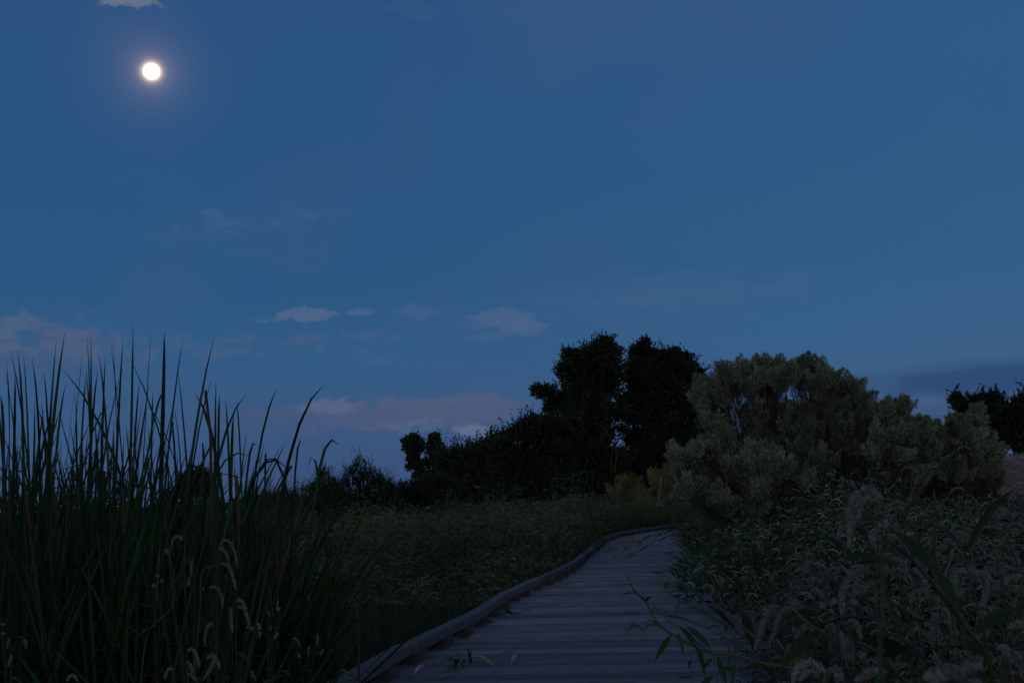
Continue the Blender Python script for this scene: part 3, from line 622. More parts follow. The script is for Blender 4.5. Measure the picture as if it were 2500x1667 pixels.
tips = [(20, 380, 120, .6), (115, 290, 150, .7), (150, 290, 190, .7), (65, 270, 200, .5), (205, 320, 260, .6), (360, 200, 290, .8), (415, 150, 290, .9), (530, 260, 440, .8),
        (580, 160, 570, .5), (556, 180, 575, .5), (630, 290, 700, .7), (672, 300, 640, .8), (722, 170, 760, 1), (702, 190, 800, .9), (785, 200, 730, .7), (850, 100, 825, .9),
        (965, 150, 900, 1), (1052, 150, 1035, 1.1), (1045, 180, 1020, .9), (1168, 190, 1040, .8), (1370, 170, 1180, .8), (1135, 400, 1210, .7), (1110, 640, 1170, .6), (1355, 450, 1200, .8),
        (1378, 460, 1370, .7), (1400, 560, 1390, .8), (1240, 540, 1430, .9), (1435, 570, 1470, .6), (1575, 550, 1330, .9), (1510, 600, 1545, 1.1), (1490, 690, 1470, .9), (1765, 515, 1600, 1),
        (2070, 490, 1780, .9), (2165, 880, 2000, .9), (1935, 885, 1870, .6), (780, 400, 620, .8), (890, 470, 840, .8), (975, 540, 960, .6), (400, 390, 840, .8), (835, 340, 1130, .6),
        (930, 610, 1190, .8), (510, 340, 400, .8), (280, 400, 330, .8), (95, 420, 80, .9), (1090, 690, 1130, .6), (1290, 860, 1300, .7), (2, 560, 20, .9), (40, 340, 60, .6), (1650, 1080, 1850, .7),
        (1850, 1040, 1560, .8), (1600, 950, 1300, .7), (420, 480, 330, .7), (625, 400, 560, .7), (550, 400, 590, .9), (550, 430, 500, .9), (1640, 880, 1560, .9), (240, 640, 330, .8), (700, 620, 480, .8), (1060, 500, 900, .8), (1700, 1010, 1690, .5), (1960, 1030, 2060, .5)]
tips.sort(key=lambda t_: t_[2]); plants = [tips[i::1][:5] for i in range(0, len(tips), 5)]
CG = 'cattails left of the boardwalk'
CW = .0100
ncat = 0
spots_words = ['at the far left edge of the clump', 'with its tips crossing in front of the mauve cloud', 'with a long leaf leaning across its neighbours', 'with thin straight tips', 'with the highest tip of the clump',
               'with a broad dark blade at its middle', 'with one tip bent left over the others', 'with a tip arching right', 'with a blade curving against the pale low sky', 'with sparse wide-spread leaves right of the dense clump', 'with a long solitary leaf leaning far right', 'rightmost, with short leaning tips', 'near the brown shrubs']
for k, pl in enumerate(plants):
    Yp = 4.9 + (k * 37 % 11) * .17; bxm = float(np.mean([t_[2] for t_ in pl])) / 2.613
    b0 = at(bxm, 1240, Yp); org = np.array([b0[0], Yp, GZ]); root = empty('cattail', org, 'cattail plant ' + spots_words[k % len(spots_words)], 'cattail', CG)
    for (tx, ty, bx, w) in pl:
        P2 = at(*zx(tx, ty), Yp + rng.uniform(-.35, .35)); pb = at(bx / 2.613, 1240, Yp)
        # base: follow the same slope only partly down to the root
        f = np.array([pb[0] * .7 + b0[0] * .3 , Yp + rng.normal() * .04, GZ])
        t_ = np.linspace(0, 1, 9)[:, None]; mid_ = at(bx / 2.613, 1240, Yp + (P2[1] - Yp) * .5)
        f = np.array([at((bx + (bx - tx) * .62) / 2.613, 1240, Yp)[0], f[1], GZ]); C_ = 2 * mid_ - .5 * (f + P2)
        cat_leaf(root, (1 - t_) ** 2 * (f - org) + 2 * t_ * (1 - t_) * (C_ - org) + t_ * t_ * (P2 - org) , CW * w, float(rng.random() * .9))
# prototypes for the mass of the stand
protos = []
def cat_proto(seed, h, n, spread, dry=0):
    root = empty('cattail', (0, 0, 0), 'cattail plant', 'cattail', 'cattails')
    for j in range(n):
        a = rng.uniform(0, 6.3); hh_ = h * rng.uniform(.62, 1.0); o = spread * rng.uniform(.05, 1)
        tip = np.array([math.cos(a) * o, math.sin(a) * o * .6, hh_ * (1 - .15 * o)]); f = np.array([rng.normal() * .03, rng.normal() * .03, 0])
        P_ = leaf_path(f, tip, rng.uniform(.25, .6))
        if rng.random() < .30:     # a leaf that has folded over
            k = 6; kn = P_[k]; dv = np.array([math.cos(a), math.sin(a) * .5, -.25]) * rng.uniform(.5, .9)
            for q_ in range(k + 1, 9): P_[q_] = kn + dv * (q_ - k) * .12
        cat_leaf(root, P_, CW * rng.uniform(.55, 1.05), float(rng.random() * .9), 'cattail_dry' if j < dry else 'cattail')
    return root
protos = [cat_proto(i, 1.95, 9, .88, 1 if i % 3 == 0 else 0) for i in range(14)]
KC = {p.name: KIDS(p) for p in protos}
def place_copy(src, kids, loc, rz, sc, first, label=None, group=None, tilt=0.0):
    if first: c = src
    else:
        c = src.copy(); col.objects.link(c)
        for ch in kids:
            d = ch.copy(); col.objects.link(d); d.parent = c
    c.location = loc; c.rotation_euler = (tilt * math.cos(rz), tilt * math.sin(rz), rz); c.scale = (sc, sc, sc)
    if label: c['label'] = label
    if group: c['group'] = group
    return c
def env(px):   # how high the mass reaches (photo row of the tips) for a photo column
    return np.interp(px, [-60, 0, 100, 250, 420, 520, 600, 700, 800, 880], [930, 930, 950, 940, 985, 1030, 1090, 1190, 1270, 1400])
used = set()
def cat_words(px, Y):
    c = [(110, 'by the left edge of the photo'), (260, 'under the mauve cloud'), (420, 'below the moon'), (560, 'in the right half of the stand'), (660, 'where the stand thins out'), (9999, 'between the stand and the brown shrubs')]
    w = [b for a, b in c if px < a][0]; r_ = 'front row' if Y < 5.2 else ('middle row' if Y < 6.6 else 'back row')
    return 'dark green cattail plant in the %s, %s' % (r_, w), 'cattails in the %s %s' % (r_, w)
for i in range(236):
    px = rng.uniform(-80, 640) if rng.random() < .84 else rng.uniform(585, 740); Yp = rng.uniform(4.6, 8.2) if px < 640 else rng.uniform(5.0, 6.6)
    if rng.random() < .35 and px < 560: Yp = rng.uniform(3.6, 5.0)
    e_ = env(px) + abs(rng.normal()) * 95 - 10 + (130 if Yp < 4.6 else 0); topz = at(px, e_, Yp)[2] - GZ; sc = float(np.clip(topz / 1.85, .35, 1.5))
    x = at(px, 1240, Yp)[0]; s_ = protos[i % 14]
    place_copy(s_, KC[s_.name], (x, Yp, GZ), rng.uniform(0, 6.28), sc, s_.name not in used, *cat_words(px, Yp), tilt=rng.normal() * .14); used.add(s_.name)
# blunt brown cattail stalks
for (tx, ty, bx, by, wd) in ((1310, 530, 1345, 900, 1.1), (1505, 1070, 1520, 1200, 1.1), (1860, 1010, 1770, 1200, 1.0), (2275, 1900, 2290, 2300, .9)):
    P2 = at(*zx(tx, ty), 5.0); pb = at(*zx(bx, by), 5.0); f = np.array([pb[0], 5.0, GZ]); root = empty('cattail_stalk', f, {1310: 'broken brown cattail stalk standing tall amid the green leaves', 1505: 'short brown broken cattail stalk near the thinning edge of the stand', 1860: 'slanted blunt cattail stalk just left of the brown shrubs', 2275: 'pale dry cattail stalk standing alone in the grass near the kerb'}[tx], 'cattail stalk')
    mb = MB(); tubes(mb, curve([f - f, (pb - f), P2 - f], 10)[None], .006 * wd, 6, np.array([.6])); mb.build('stalk', MT['cattail_dry'], root)

# ------------------------------------------------------------------ smartweed plants, one by one
def spike_mesh(L, droop, r=.0042, nb=120, seed=0, a=0.0):
    mb = MB(); P = spike_axis(np.zeros((1, 3)), norm(np.array([[math.cos(a) * .55, math.sin(a) * .55, .9]])), np.array([L]), np.array([droop]), 14)[0]
    tubes(mb, P[None], r * .55, 5, np.array([.3]))
    u = np.sort(rng.random(nb)) * 13; i = np.minimum(u.astype(int), 12); f = (u - i)[:, None]; C = P[i] * (1 - f) + P[i + 1] * f
    T = norm(P[i + 1] - P[i]); d = rdir(nb); d = norm(d - T * np.sum(d * T, 1)[:, None])
    taper = np.clip(np.minimum(u / 1.5, (13 - u) / 4), .35, 1)
    C = C + d * (r * taper * rng.uniform(.75, 1.15, nb))[:, None]; buds(mb, C, r * .40 * (.6 + .4 * taper))
    n2 = nb; j = rng.integers(0, nb, n2); diamonds(mb, C[j], norm(d[j] + T[j] * .4 + rng.normal(size=(n2, 3)) * .3), r * .62, r * .13)   # stamens: the furry outline
    return mb, P
SPK = []
for i in range(12):
    mb, P = spike_mesh(rng.uniform(.05, .095), rng.uniform(.7, 1.9), rng.uniform(.0030, .0041), 170); SPK.append(mb.mesh('flower_spike', MT['spike']))
def weed_plant(h, nst, lean, label, group, nb=3, spn=(1, 3), ll=.12):
    root = empty('smartweed', (0, 0, 0), label, 'smartweed', group); st, lf = MB(), MB(); ends = []
    def stem(p, d, L, r, depth, K=8):
        P = [p]; v = norm(d)
        for k in range(K):
            v = norm(v + rng.normal(size=3) * .13 + np.array([lean[0], lean[1], .02]) * .12 - np.array([0, 0, .03 * (k / K)])); P.append(P[-1] + v * L / K)
        P = np.array(P); tubes(st, P[None], np.linspace(r, r * .5, K + 1)[None], 5, np.array([rng.random()]))
        for k in range(1 if depth else 2, K + 1):
            if rng.random() < .85:
                a = rng.uniform(0, 6.3); dv = norm(np.array([math.cos(a), math.sin(a), rng.uniform(.2, .9)])); l_ = ll * rng.uniform(.55, 1.2) * (1 if k < K - 1 else .6)
                t_ = np.linspace(0, 1, 6)[:, None]; LP = P[k] + dv * l_ * t_ + np.array([0, 0, -1]) * (t_ ** 2) * l_ * rng.uniform(.25, .9)
                ribbons(lf, LP[None], np.array([[.15, .75, 1, .85, .5, .05]]) * l_ * rng.uniform(.085, .12), np.array([[0, 0, 1.]]) + rng.normal(size=(1, 3)) * .25, np.array([rng.random()]), cup=.3)
            if depth == 0 and 2 <= k < K and rng.random() < nb / 5:
                a = rng.uniform(0, 6.3); stem(P[k], v * .7 + np.array([math.cos(a), math.sin(a), .5]) * .7, L * rng.uniform(.25, .42), r * .6, 1, 5)
        ends.append((P[-1], v, P[-2], P[-3]))
    for _ in range(nst):
        a = rng.uniform(0, 6.3); stem(np.array([rng.normal() * .03, rng.normal() * .03, 0]), np.array([math.cos(a) * .28 + lean[0], math.sin(a) * .28 + lean[1], 1.]), h * rng.uniform(.8, 1.08), .0038, 0)
    SPP = []
    for p, v, p1, p2 in ends:
        for q in range(rng.integers(spn[0], spn[1] + 1)):
            b_ = [p, p1, p2][min(q, 2)]; a = rng.uniform(0, 6.3); e_ = b_ + (v * .5 + np.array([math.cos(a), math.sin(a), .3]) * (.35 if q == 0 else .9)) * rng.uniform(.03, .06)
            tubes(st, np.stack([b_, (b_ + e_) / 2 + [0, 0, .004], e_])[None], .0011, 4, np.array([.5])); SPP.append(e_)
    st.build('stem', MT['weedstem'], root); lf.build('foliage', MT['weed'], root)
    for p in SPP:
        for q in range(1):
            o = bpy.data.objects.new('flower_spike', SPK[rng.integers(len(SPK))]); col.objects.link(o); o.parent = root
            o.location = p; o.rotation_euler = (rng.normal() * .25, rng.normal() * .25, rng.uniform(0, 6.28))
    return root
LR = 'smartweed plant with pale drooping spikes in the thicket right of the boardwalk'; GR = 'smartweed right of the boardwalk'
wp = [weed_plant(1.12, 3, (0, 0), LR, GR) for _ in range(5)] + [weed_plant(1.0, 3, (-.35, 0), LR, GR) for _ in range(3)] + [weed_plant(.95, 2, (-.7, 0), LR, GR) for _ in range(2)]
for p in wp[8:]: p['label'] = 'smartweed plant leaning out over the right side of the deck'; p['group'] = 'smartweed leaning over the deck'
WK = {p.name: KIDS(p) for p in wp}; used = set()
def weed_words(x, y):
    r_ = 'nearest' if y < 2.3 else ('second' if y < 3.6 else ('third' if y < 5 else 'farthest'))
    w = 'touching the deck edge' if x < xright(y) + .5 else ('in the middle of the thicket' if x / y < .36 else 'towards the right edge of the photo')
    return 'spiked smartweed plant in the %s band of plants, %s' % (r_, w), 'smartweed in the %s band %s' % (r_, w)
def put_weed(i, x, y, z, sc, rz=None, **k):
    s_ = wp[i]; rz = rng.uniform(0, 6.28) if rz is None else rz
    if 'label' not in k: k['label'], k['group'] = weed_words(x, y)
    o = place_copy(s_, WK[s_.name], (x, y, z), rz, sc, s_.name not in used, **k); used.add(s_.name); return o
# right thicket: rows from right beside the camera outward
cnt = 0
while cnt < 150:
    y = 1.25 + 5.2 * rng.random() ** 1.1; x = xright(y) + .10 + rng.random() ** .9 * (.55 + y * .42)
    if x < .30 or (x / y < .22 and y < 2.2): continue
    top = np.interp(y, [1.2, 2.2, 3.5, 6.5], [.68, .80, .95, 1.08]) * rng.uniform(.86, 1.1)
    put_weed(int(rng.integers(0, 5)), x, y, GZ, top); cnt += 1
for k in range(26):
    y = rng.uniform(3.0, 9.0); put_weed(5 + k % 3, xright(y) + rng.uniform(.08, .3), y, GZ, rng.uniform(.72, .95), rng.normal() * .4)
for k in range(7):
    y = rng.uniform(5.2, 9.5); put_weed(8 + k % 2, xright(y) + .12, y, GZ, rng.uniform(.7, .85), rng.normal() * .3, label='smartweed plant leaning out over the right side of the deck', group='smartweed leaning over the deck')
# flower spikes placed one by one: (measured rows) -> each spike its own curved mesh
def spike_path(root, org, pts, Y, r, mat='spike'):
    r = r * .80
    P = curve([at(x, y, Y) for x, y in pts], 16) - org; L = np.linalg.norm(np.diff(P, axis=0), axis=1).sum(); nb = int(np.clip(L / r * 11, 60, 420)); mb = MB()
    tubes(mb, P[None], r * .6 * np.array([[.5] + [1] * 13 + [.8, .4]]), 5, np.array([.3])); u = rng.random(nb) * 15; i = np.minimum(u.astype(int), 14); f = (u - i)[:, None]; C = P[i] * (1 - f) + P[i + 1] * f
    T = norm(P[i + 1] - P[i]); d = rdir(nb); d = norm(d - T * np.sum(d * T, 1)[:, None]); tp = np.clip(np.minimum(u / 1.2, (15 - u) / 3.5), .4, 1)
    C = C + d * (r * tp * rng.uniform(.7, 1.05, nb))[:, None]; buds(mb, C, r * .36 * (.6 + .4 * tp))
    k = rng.integers(0, nb, nb); diamonds(mb, C[k], norm(d[k] + T[k] * .4 + rng.normal(size=(nb, 3)) * .3), r * .6, r * .12)
    mb.build('flower_spike', MT[mat], root); return P[0]
def spike_plant(label, group, foot, Y, spikes, r, stems=(), hk=.7):
    """foot: pixel column of the root; every spike hangs from a thin stalk on the main stem"""
    org = at(foot, 1240, Y) * [1, 1, 0] + [0, 0, GZ]; root = empty('smartweed', org, label, 'smartweed', group); st, lf = MB(), MB()
    tops = [spike_path(root, org, sp_, Y + rng.uniform(-.06, .06), r * rng.uniform(.9, 1.12)) for sp_ in spikes]
    c = np.mean(tops, 0); hub = np.array([c[0] * hk, c[1], min(t_[2] for t_ in tops) * .72])
    tubes(st, curve([np.zeros(3), hub * [.4, 1, .5], hub], 10)[None], np.linspace(.0020, .0015, 10)[None], 5, np.array([.2]))
    for t_ in tops:
        m_ = hub + (t_ - hub) * .55 + np.array([(t_[0] - hub[0]) * -.12, 0, .02]); tubes(st, curve([hub, m_, t_ + [0, 0, .003], t_], 10)[None], np.linspace(.0014, .0008, 10)[None], 4, np.array([.2]))
        for q_ in range(2):
            b_ = hub + (t_ - hub) * rng.uniform(.1, .8); a = rng.uniform(0, 6.3); l_ = rng.uniform(.05, .10); tt_ = np.linspace(0, 1, 6)[:, None]
            ribbons(lf, (b_ + np.array([math.cos(a), math.sin(a), .5]) * l_ * tt_ - np.array([0, 0, 1]) * tt_ ** 2 * l_ * .6)[None], np.array([[.15, .75, 1, .85, .5, .05]]) * l_ * .10, np.array([[0, 0, 1.]]), np.array([rng.random() * .85]), cup=.3)
    for sm_ in stems: tubes(st, curve([at(x, y, Y) for x, y in sm_], 24)[None] - org, np.linspace(.0022, .0012, 24)[None], 5, np.array([.8]))
    st.build('stem', MT['weedstem_dark'], root); lf.build('foliage', MT['weed'], root)
def zl(L_, ox, oy, k): return [[(ox + a / k, oy + b / k) for a, b in sp_] for sp_ in L_]
GL = 'smartweed in front of the cattails'
A = lambda L_: zl(L_, 300, 1280, 4.053); B = lambda L_: zl(L_, 0, 1200, 2.613)
spike_plant('smartweed with one curled spike on a tall pale bending stem, before the cattails', GL, 330, 3.0, A([[(595, 150), (550, 120), (500, 140), (480, 205)], [(420, 240), (440, 275), (462, 300)], [(330, 490), (345, 505), (352, 530)], [(395, 545), (385, 560), (375, 580)], [(295, 590), (305, 605), (318, 620)]]), .0046,
    A([[(150, 1900), (240, 1110), (465, 850), (510, 700), (503, 560), (495, 440), (462, 290), (480, 205)], [(462, 290), (420, 240)], [(330, 760), (335, 640), (345, 520)]]))
spike_plant('smartweed with two straight spikes hanging one above the other before the cattails', GL, 470, 3.1, A([[(690, 345), (678, 400), (680, 515)], [(655, 525), (652, 610)], [(790, 632), (800, 638)]]), .0044)
spike_plant('smartweed with the longest hooked pale spikes, highest right in front of the cattails', GL, 520, 3.0, A([[(955, 190), (1010, 155), (1065, 175), (1100, 260), (1135, 410)], [(940, 225), (985, 245), (1030, 300), (1040, 365)], [(980, 390), (1030, 395), (1065, 450), (1100, 560), (1120, 645)], [(860, 625), (910, 615), (955, 660), (985, 740), (985, 825)]]), .0042,
    A([[(700, 1500), (760, 900), (780, 480), (900, 410), (980, 392)]]))
spike_plant('smartweed with fat doubled spikes hanging beside a straight one', GL, 560, 2.8, A([[(1065, 820), (1070, 940), (1085, 1070)], [(1130, 765), (1165, 745), (1205, 800), (1220, 870)], [(1130, 820), (1185, 820), (1225, 900), (1250, 980), (1225, 1030)], [(895, 990), (855, 985), (820, 1060), (812, 1190)], [(1325, 985), (1350, 1000), (1355, 1110)], [(1265, 1020), (1290, 1040)]]), .0046)
spike_plant('smartweed with crossed drooping spikes at the bottom, before the cattails', GL, 470, 2.5, A([[(635, 1250), (680, 1230), (725, 1280), (750, 1370), (750, 1410)], [(625, 1355), (665, 1380), (690, 1470)], [(830, 1330), (870, 1290), (905, 1320), (880, 1400), (800, 1530)], [(900, 1295), (935, 1350), (955, 1425)], [(490, 1435), (460, 1425), (430, 1470), (415, 1530)], [(630, 1470), (690, 1500), (740, 1560)]]), .0042)
spike_plant('smartweed with short spikes near the kerb end of the cattails', GL, 640, 3.2, A([[(1430, 850), (1455, 905)], [(1535, 745), (1530, 800), (1515, 840)], [(1565, 825), (1520, 850)], [(1455, 1000), (1462, 1040)], [(1535, 1070), (1500, 1130)], [(1270, 1440), (1290, 1480), (1312, 1545)], [(1255, 1490), (1290, 1500)]]), .0036)
spike_plant('small smartweed with three little spikes in the grass beside the kerb', GL, 730, 3.6, B([[(1868, 930), (1895, 945), (1915, 990)], [(2025, 912), (2025, 980)], [(1970, 985), (1965, 1045)], [(2065, 1003), (2040, 1045)], [(1905, 1030), (1915, 1060)]]), .0036)
spike_plant('lone small spike curling over the kerb rail', GL, 830, 3.2, B([[(2178, 1136), (2200, 1140), (2212, 1185)]]), .0032)
spike_plant('smartweed with dim spikes in the bottom left corner', GL, 20, 2.6, B([[(5, 840), (35, 848)], [(145, 945), (165, 960), (165, 1000)], [(60, 935), (42, 1000)], [(75, 1035), (55, 1110)], [(430, 1210), (440, 1180), (470, 1172), (497, 1210)], [(10, 900), (30, 905)]]), .0036)
Cc = lambda L_: zl(L_, 1850, 1350, 3.618); Z4 = lambda L_: zl(L_, 1600, 1150, 2.613)
GN = 'near smartweed right of the boardwalk'
spike_plant('near smartweed with two thick blurred spikes arching highest above the thicket', GN, 2550, 1.25, Z4([[(1420, 135), (1340, 115), (1270, 170), (1245, 260), (1240, 380), (1233, 480)], [(1455, 175), (1390, 155), (1325, 190), (1300, 250), (1298, 300)], [(1490, 330), (1440, 345), (1390, 400), (1368, 440)]]), .0046, hk=1.15)
spike_plant('near smartweed with a long lumpy spike arching left in the middle of the thicket', GN, 2450, 1.5, Cc([[(980, 130), (900, 150), (800, 220), (750, 340), (728, 490)], [(1190, 45), (1280, 80), (1310, 150), (1300, 210)], [(1075, 152), (1140, 155), (1220, 165)], [(1095, 250), (1000, 270), (930, 320), (860, 360), (795, 368)], [(1370, 140), (1430, 170), (1480, 230), (1480, 330), (1500, 400)], [(1200, 140), (1240, 175)]]), .0044)
spike_plant('near smartweed with a bunch of stubby upright and hooked spikes at the right edge', GN, 2420, 1.5, Cc([[(1845, 165), (1780, 158), (1745, 200), (1733, 320)], [(1870, 150), (1930, 190), (1975, 270)], [(1975, 200), (2010, 170), (2050, 220), (2020, 300), (2000, 480)], [(2160, 145), (2165, 215)], [(2090, 290), (2110, 340), (2125, 420)], [(2320, 215), (2230, 210), (2180, 270)], [(2115, 240), (2115, 275)], [(2340, 310), (2250, 320)]]), .0043)
spike_plant('near smartweed whose furry spikes pour over the deck edge in a cluster', GN, 2250, 1.6, Cc([[(180, 460), (110, 490), (60, 580), (15, 720), (-20, 850)], [(390, 480), (260, 490), (190, 560), (150, 680), (95, 810)], [(290, 450), (330, 432), (400, 480)], [(445, 620), (380, 680), (340, 790)], [(320, 820), (262, 850), (255, 1000)], [(395, 790), (395, 900)], [(475, 340), (530, 328), (580, 390)]]), .0050)
spike_plant('near smartweed with straight hanging spikes in the lower middle of the thicket', GN, 2070, 1.5, Cc([[(640, 610), (670, 680), (678, 800)], [(800, 605), (850, 590), (885, 660), (915, 760)], [(735, 690), (755, 830), (785, 990)], [(790, 740), (820, 860), (835, 980)], [(920, 875), (922, 935)], [(840, 430), (860, 460)], [(550, 460), (600, 465)], [(660, 410), (690, 440)]]), .0042)
spike_plant('near smartweed with thin inward-curving spikes right of the bottom middle', GN, 2350, 1.6, Cc([[(1600, 540), (1555, 560), (1545, 700), (1540, 830)], [(1655, 590), (1720, 650), (1748, 745)], [(2010, 740), (1930, 740), (1880, 810), (1850, 950)], [(2040, 575), (2030, 640), (2022, 760)], [(2010, 850), (1965, 890), (1970, 985)], [(1525, 900), (1580, 920), (1605, 1000)], [(1660, 750), (1700, 770), (1695, 850)], [(1680, 410), (1725, 410)], [(1745, 350), (1830, 410)]]), .0042)
spike_plant('near smartweed with the fattest woolly spikes, lowest at the bottom edge', GN, 2010, 1.35, Cc([[(600, 1040), (480, 960), (390, 980), (325, 1060), (310, 1150)], [(550, 1065), (440, 1048), (370, 1120)], [(740, 1050), (690, 1020), (620, 1060), (590, 1140)], [(1095, 1085), (1020, 1040), (950, 1070), (850, 1130)], [(700, 1060), (730, 1130)]]), .0052)
spike_plant('near smartweed with a round-backed spike in the bottom right corner', GN, 2450, 1.4, Cc([[(2165, 905), (2230, 868), (2300, 900), (2330, 1010), (2325, 1100)], [(2120, 850), (2180, 830), (2200, 880)], [(2240, 660), (2300, 620), (2352, 660)]]), .0045)
spike_plant('very near out-of-focus smartweed spikes along the bottom edge', GN, 2350, .62, Cc([[(1480, 1110), (1580, 1070), (1700, 1060), (1840, 1025), (1980, 985)], [(1520, 1150), (1560, 1110), (1640, 1140)]]), .0046)
spike_plant('smartweed with slim spikes standing over the far deck end', GN, 2020, 3.6, Z4([[(20, 200), (40, 30)], [(85, 185), (135, 90), (120, 20)], [(150, 180), (140, 90)], [(5, 215), (45, 205)]]), .0048, hk=.35)
spike_plant('smartweed with thin hooked spikes seen against the near deck', GN, 2120, 2.6, zl([[(740, 370), (755, 240), (835, 145), (900, 170), (1010, 220)], [(810, 370), (855, 270), (910, 185)], [(1275, 315), (1330, 255), (1400, 275), (1425, 330), (1395, 400)], [(925, 660), (960, 520), (1050, 470)]], 1480, 1380, 5.46), .0030, hk=.25)

# the near plant on the right whose long branch hangs over the deck
def hand_stem(mb, pts, r0, r1): 
    P = curve([at(*p) for p in pts], 30); tubes(mb, P[None] - ORG, np.linspace(r0, r1, 30)[None], 6, np.array([.3]))
def hand_leaf(mb, a, b, w, sag=.0, tint=None):
    A, B = at(*a), at(*b); L = np.linalg.norm(B - A); t_ = np.linspace(0, 1, 9)[:, None]; P = A + (B - A) * t_ + np.array([0, 0, 1]) * (np.sin(t_ * math.pi) * L * sag) - ORG
    ribbons(mb, P[None], np.array([[.12, .55, .85, 1, .95, .8, .55, .3, .03]]) * w, np.array([[.2, -.75, .6]]) + rng.normal(size=(1, 3)) * .12, np.array([rng.random() * .8 if tint is None else tint]), cup=.22)
def hand_spike(root, px, py, Yp, sc, rz, k):
    o = bpy.data.objects.new('flower_spike', SPK[k % len(SPK)]); col.objects.link(o); o.parent = root; o.location = at(px, py, Yp) - ORG; o.rotation_euler = (0, 0, rz); o.scale = (sc,) * 3
ORG = np.array([1.35, 2.6, GZ]); root = empty('smartweed', ORG, 'near smartweed branch with long dark lance leaves hanging across the deck at the bottom', 'smartweed')
st, lf = MB(), MB(); D0 = 2.5
foot = (2350, 1900, 2.7)
hand_stem(st, [foot, (2120, 1700, 2.6), (1960, 1638, D0), (1860, 1618, D0), (1790, 1598, D0), (1745, 1597, D0), (1690, 1575, D0), (1640, 1547, D0), (1610, 1525, D0), (1590, 1495, D0 + .05), (1572, 1460, D0 + .05), (1550, 1445, D0), (1530, 1402, D0)], .006, .0016)
hand_stem(st, [(1745, 1597, D0), (1705, 1570, D0), (1680, 1545, D0), (1640, 1520, D0), (1608, 1490, D0), (1590, 1475, D0)], .0025, .001)
hand_stem(st, [(1625, 1538, D0), (1605, 1527, D0), (1585, 1522, D0), (1562, 1520, D0)], .0016, .0006)
for a, b, w in [((1640, 1548), (1597, 1617), .0085), ((1676, 1530), (1740, 1590), .011), ((1662, 1530), (1705, 1592), .010), ((1655, 1545), (1672, 1605), .007), ((1704, 1575), (1722, 1652), .0095), ((1752, 1602), (1775, 1675), .0105), ((1793, 1615), (1788, 1680), .007),
                ((1622, 1503), (1690, 1519), .006), ((1551, 1449), (1516, 1459), .003), ((1553, 1445), (1522, 1425), .004), ((1565, 1455), (1590, 1470), .0045), ((1740, 1605), (1712, 1640), .006), ((1740, 1650), (1700, 1690), .012), ((1870, 1622), (1800, 1635), .009), ((1850, 1618), (1905, 1680), .012), ((1900, 1630), (1960, 1600), .013),
                ((1575, 1470), (1590, 1455), .004), ((1590, 1495), (1608, 1483), .003), ((1610, 1525), (1576, 1512), .003), ((1655, 1475), (1700, 1457), .004), ((1640, 1515), (1625, 1495), .004), ((1790, 1598), (1820, 1560), .008)]:
    hand_leaf(lf, (*a, D0), (*b, D0 + rng.uniform(-.08, .08)), w * .72, rng.uniform(.02, .10))
st.build('stem', MT['weedstem'], root); lf.build('foliage', MT['weed'], root)
for k, (px, py) in enumerate([(1570, 1540), (1612, 1532), (1650, 1475), (1560, 1528)]): hand_spike(root, px, py, D0, .75, rng.uniform(2, 4), k)
ORG = np.array([1.30, 1.75, GZ]); root = empty('smartweed', ORG, 'near smartweed at the bottom right with fat furry spikes arching over the deck', 'smartweed'); st, lf = MB(), MB()
hand_stem(st, [(2400, 2100, 1.75), (2300, 1800, 1.7), (2080, 1690, 1.65), (1960, 1640, 1.6), (1850, 1560, 1.6), (1780, 1500, 1.6), (1740, 1470, 1.6)], .004, .0015)
hand_stem(st, [(2300, 1800, 1.7), (2150, 1600, 1.6), (2000, 1540, 1.55), (1930, 1480, 1.55)], .004, .002)
hand_stem(st, [(2450, 2100, 1.75), (2420, 1650, 1.5), (2360, 1530, 1.45), (2290, 1400, 1.4), (2280, 1195, 1.35)], .004, .0015)
hand_stem(st, [(2360, 1530, 1.45), (2240, 1380, 1.4), (2150, 1300, 1.35), (2100, 1215, 1.3)], .003, .0015)
for a, b, w, d in [((2000, 1540), (1900, 1640), .012, 1.55), ((2290, 1400), (2170, 1290), .013, 1.38), ((2350, 1360), (2480, 1190), .006, 1.35), ((2330, 1250), (2285, 1190), .004, 1.35), ((2290, 1395), (2340, 1500), .012, 1.4), ((2240, 1600), (2080, 1560), .012, 1.5), ((2150, 1600), (2230, 1590), .012, 1.5), ((1815, 1500), (1840, 1590), .012, 1.7), ((1960, 1640), (2050, 1590), .011, 1.6), ((2300, 1290), (2345, 1340), .006, 1.35), ((2060, 1700), (2000, 1600), .014, 1.5), ((1800, 1540), (1720, 1470), .005, 1.6), ((2420, 1600), (2330, 1560), .011, 1.5), ((2380, 1540), (2500, 1480), .012, 1.45), ((2190, 1380), (2050, 1370), .007, 1.45)]:
    hand_leaf(lf, (*a, d), (*b, d + rng.uniform(-.05, .05)), w * .72, rng.uniform(.03, .12))
st.build('stem', MT['weedstem'], root); lf.build('foliage', MT['weed'], root)

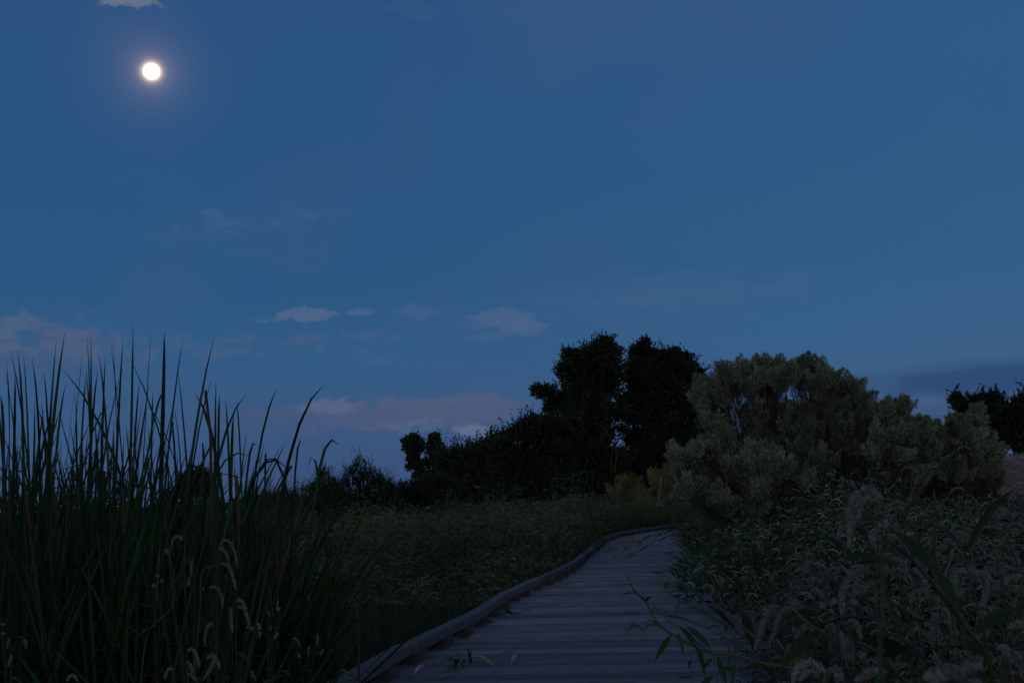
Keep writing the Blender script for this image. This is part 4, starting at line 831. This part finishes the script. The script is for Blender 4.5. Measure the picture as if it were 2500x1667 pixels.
# long flowering stems of the thicket trailing across the far deck
ORG = at(1760, 1300, 14.0) * [1, 1, 0] + [0, 0, GZ]; root = empty('smartweed', ORG, 'smartweed whose long thin flowering stems trail low across the far deck', 'smartweed'); st, lf = MB(), MB()
for pts in ([(1690, 1300, 14), (1640, 1293, 14), (1590, 1305, 14), (1540, 1330, 14), (1512, 1352, 14)], [(1690, 1300, 14), (1620, 1300, 14), (1570, 1320, 14), (1545, 1350, 14)], [(1680, 1310, 13), (1630, 1308, 13), (1585, 1330, 13), (1552, 1352, 13)]):
    hand_stem(st, [(1760, 1420, 14.0)] + pts, .006, .003)
    for x, y, d in pts[1:]: hand_leaf(lf, (x, y, d), (x - 22, y + 14, d), .009, .05)
st.build('stem', MT['weedstem_dark'], root); lf.build('foliage', MT['weed'], root)
for pts in ([(1545, 1328), (1520, 1345), (1505, 1356)], [(1560, 1325), (1540, 1338), (1533, 1352)], [(1575, 1334), (1556, 1346), (1548, 1358)]): spike_path(root, ORG, pts, 14, .012, 'litter')

# ------------------------------------------------------------------ litter on the deck
def litter(px, py, rad, n, label, green=.2, tall=.0):
    p = atz(px, py, .004); root = empty('plant_litter', p, label, 'plant litter'); mb, gb = MB(), MB()
    for k in range(n):
        a = rng.uniform(0, 6.3); L = rad * rng.uniform(.3, 1.0); c = np.array([rng.normal() * rad * .5, rng.normal() * rad * .5, .006]); d = np.array([math.cos(a), math.sin(a), 0])
        t_ = np.linspace(0, 1, 7)[:, None]; P = c + d * L * t_ + np.array([0, 0, 1]) * np.sin(t_ * math.pi) * L * rng.uniform(.03, .3)
        (ribbons)(gb if rng.random() < green else mb, P[None], np.array([[.3, .8, 1, 1, .8, .5, .1]]) * rng.uniform(.005, .011), np.array([[0, 0, 1.]]) + rng.normal(size=(1, 3)) * .4, np.array([rng.random()]), .2)
    for k in range(int(tall * 10)):
        a = rng.uniform(0, 6.3); t_ = np.linspace(0, 1, 7)[:, None]; P = np.array([0, 0, .004]) + np.array([math.cos(a) * .03, math.sin(a) * .03, rng.uniform(.05, .12)]) * t_
        ribbons(gb, P[None], np.array([[.6, 1, 1, .9, .7, .4, .05]]) * .006, np.array([[0, 1., 0]]) + rng.normal(size=(1, 3)) * .3, np.array([.6]), .2)
    if mb.n: mb.build('dry_stalks', MT['litter'], root)
    if gb.n: gb.build('green_leaf', MT['weed'], root)
litter(1150, 1622, .24, 20, 'tuft of torn dry stalks with one upright green leaf lying on the near deck', .25, .3)
litter(1090, 1640, .32, 7, 'few straw-coloured stalks lying flat beside the torn tuft near the kerb', 0)
litter(1240, 1500, .13, 14, 'green sprig curling over the kerb onto the deck', .8, .2)
litter(1190, 1520, .10, 14, 'dark leafy weed growing through beside the kerb rail', .9, .8)
litter(1520, 1327, .32, 34, 'heap of brown dry leaves on the deck at the bend', .05)
litter(1490, 1345, .25, 18, 'weed stems trailing onto the deck where the kerb disappears', .5)
litter(1648, 1390, .07, 6, 'small dark scrap of leaf on the open deck near the right thicket', .5)
litter(1790, 1480, .14, 8, 'reddish dry stalks in the shade of the thicket edge', .1)
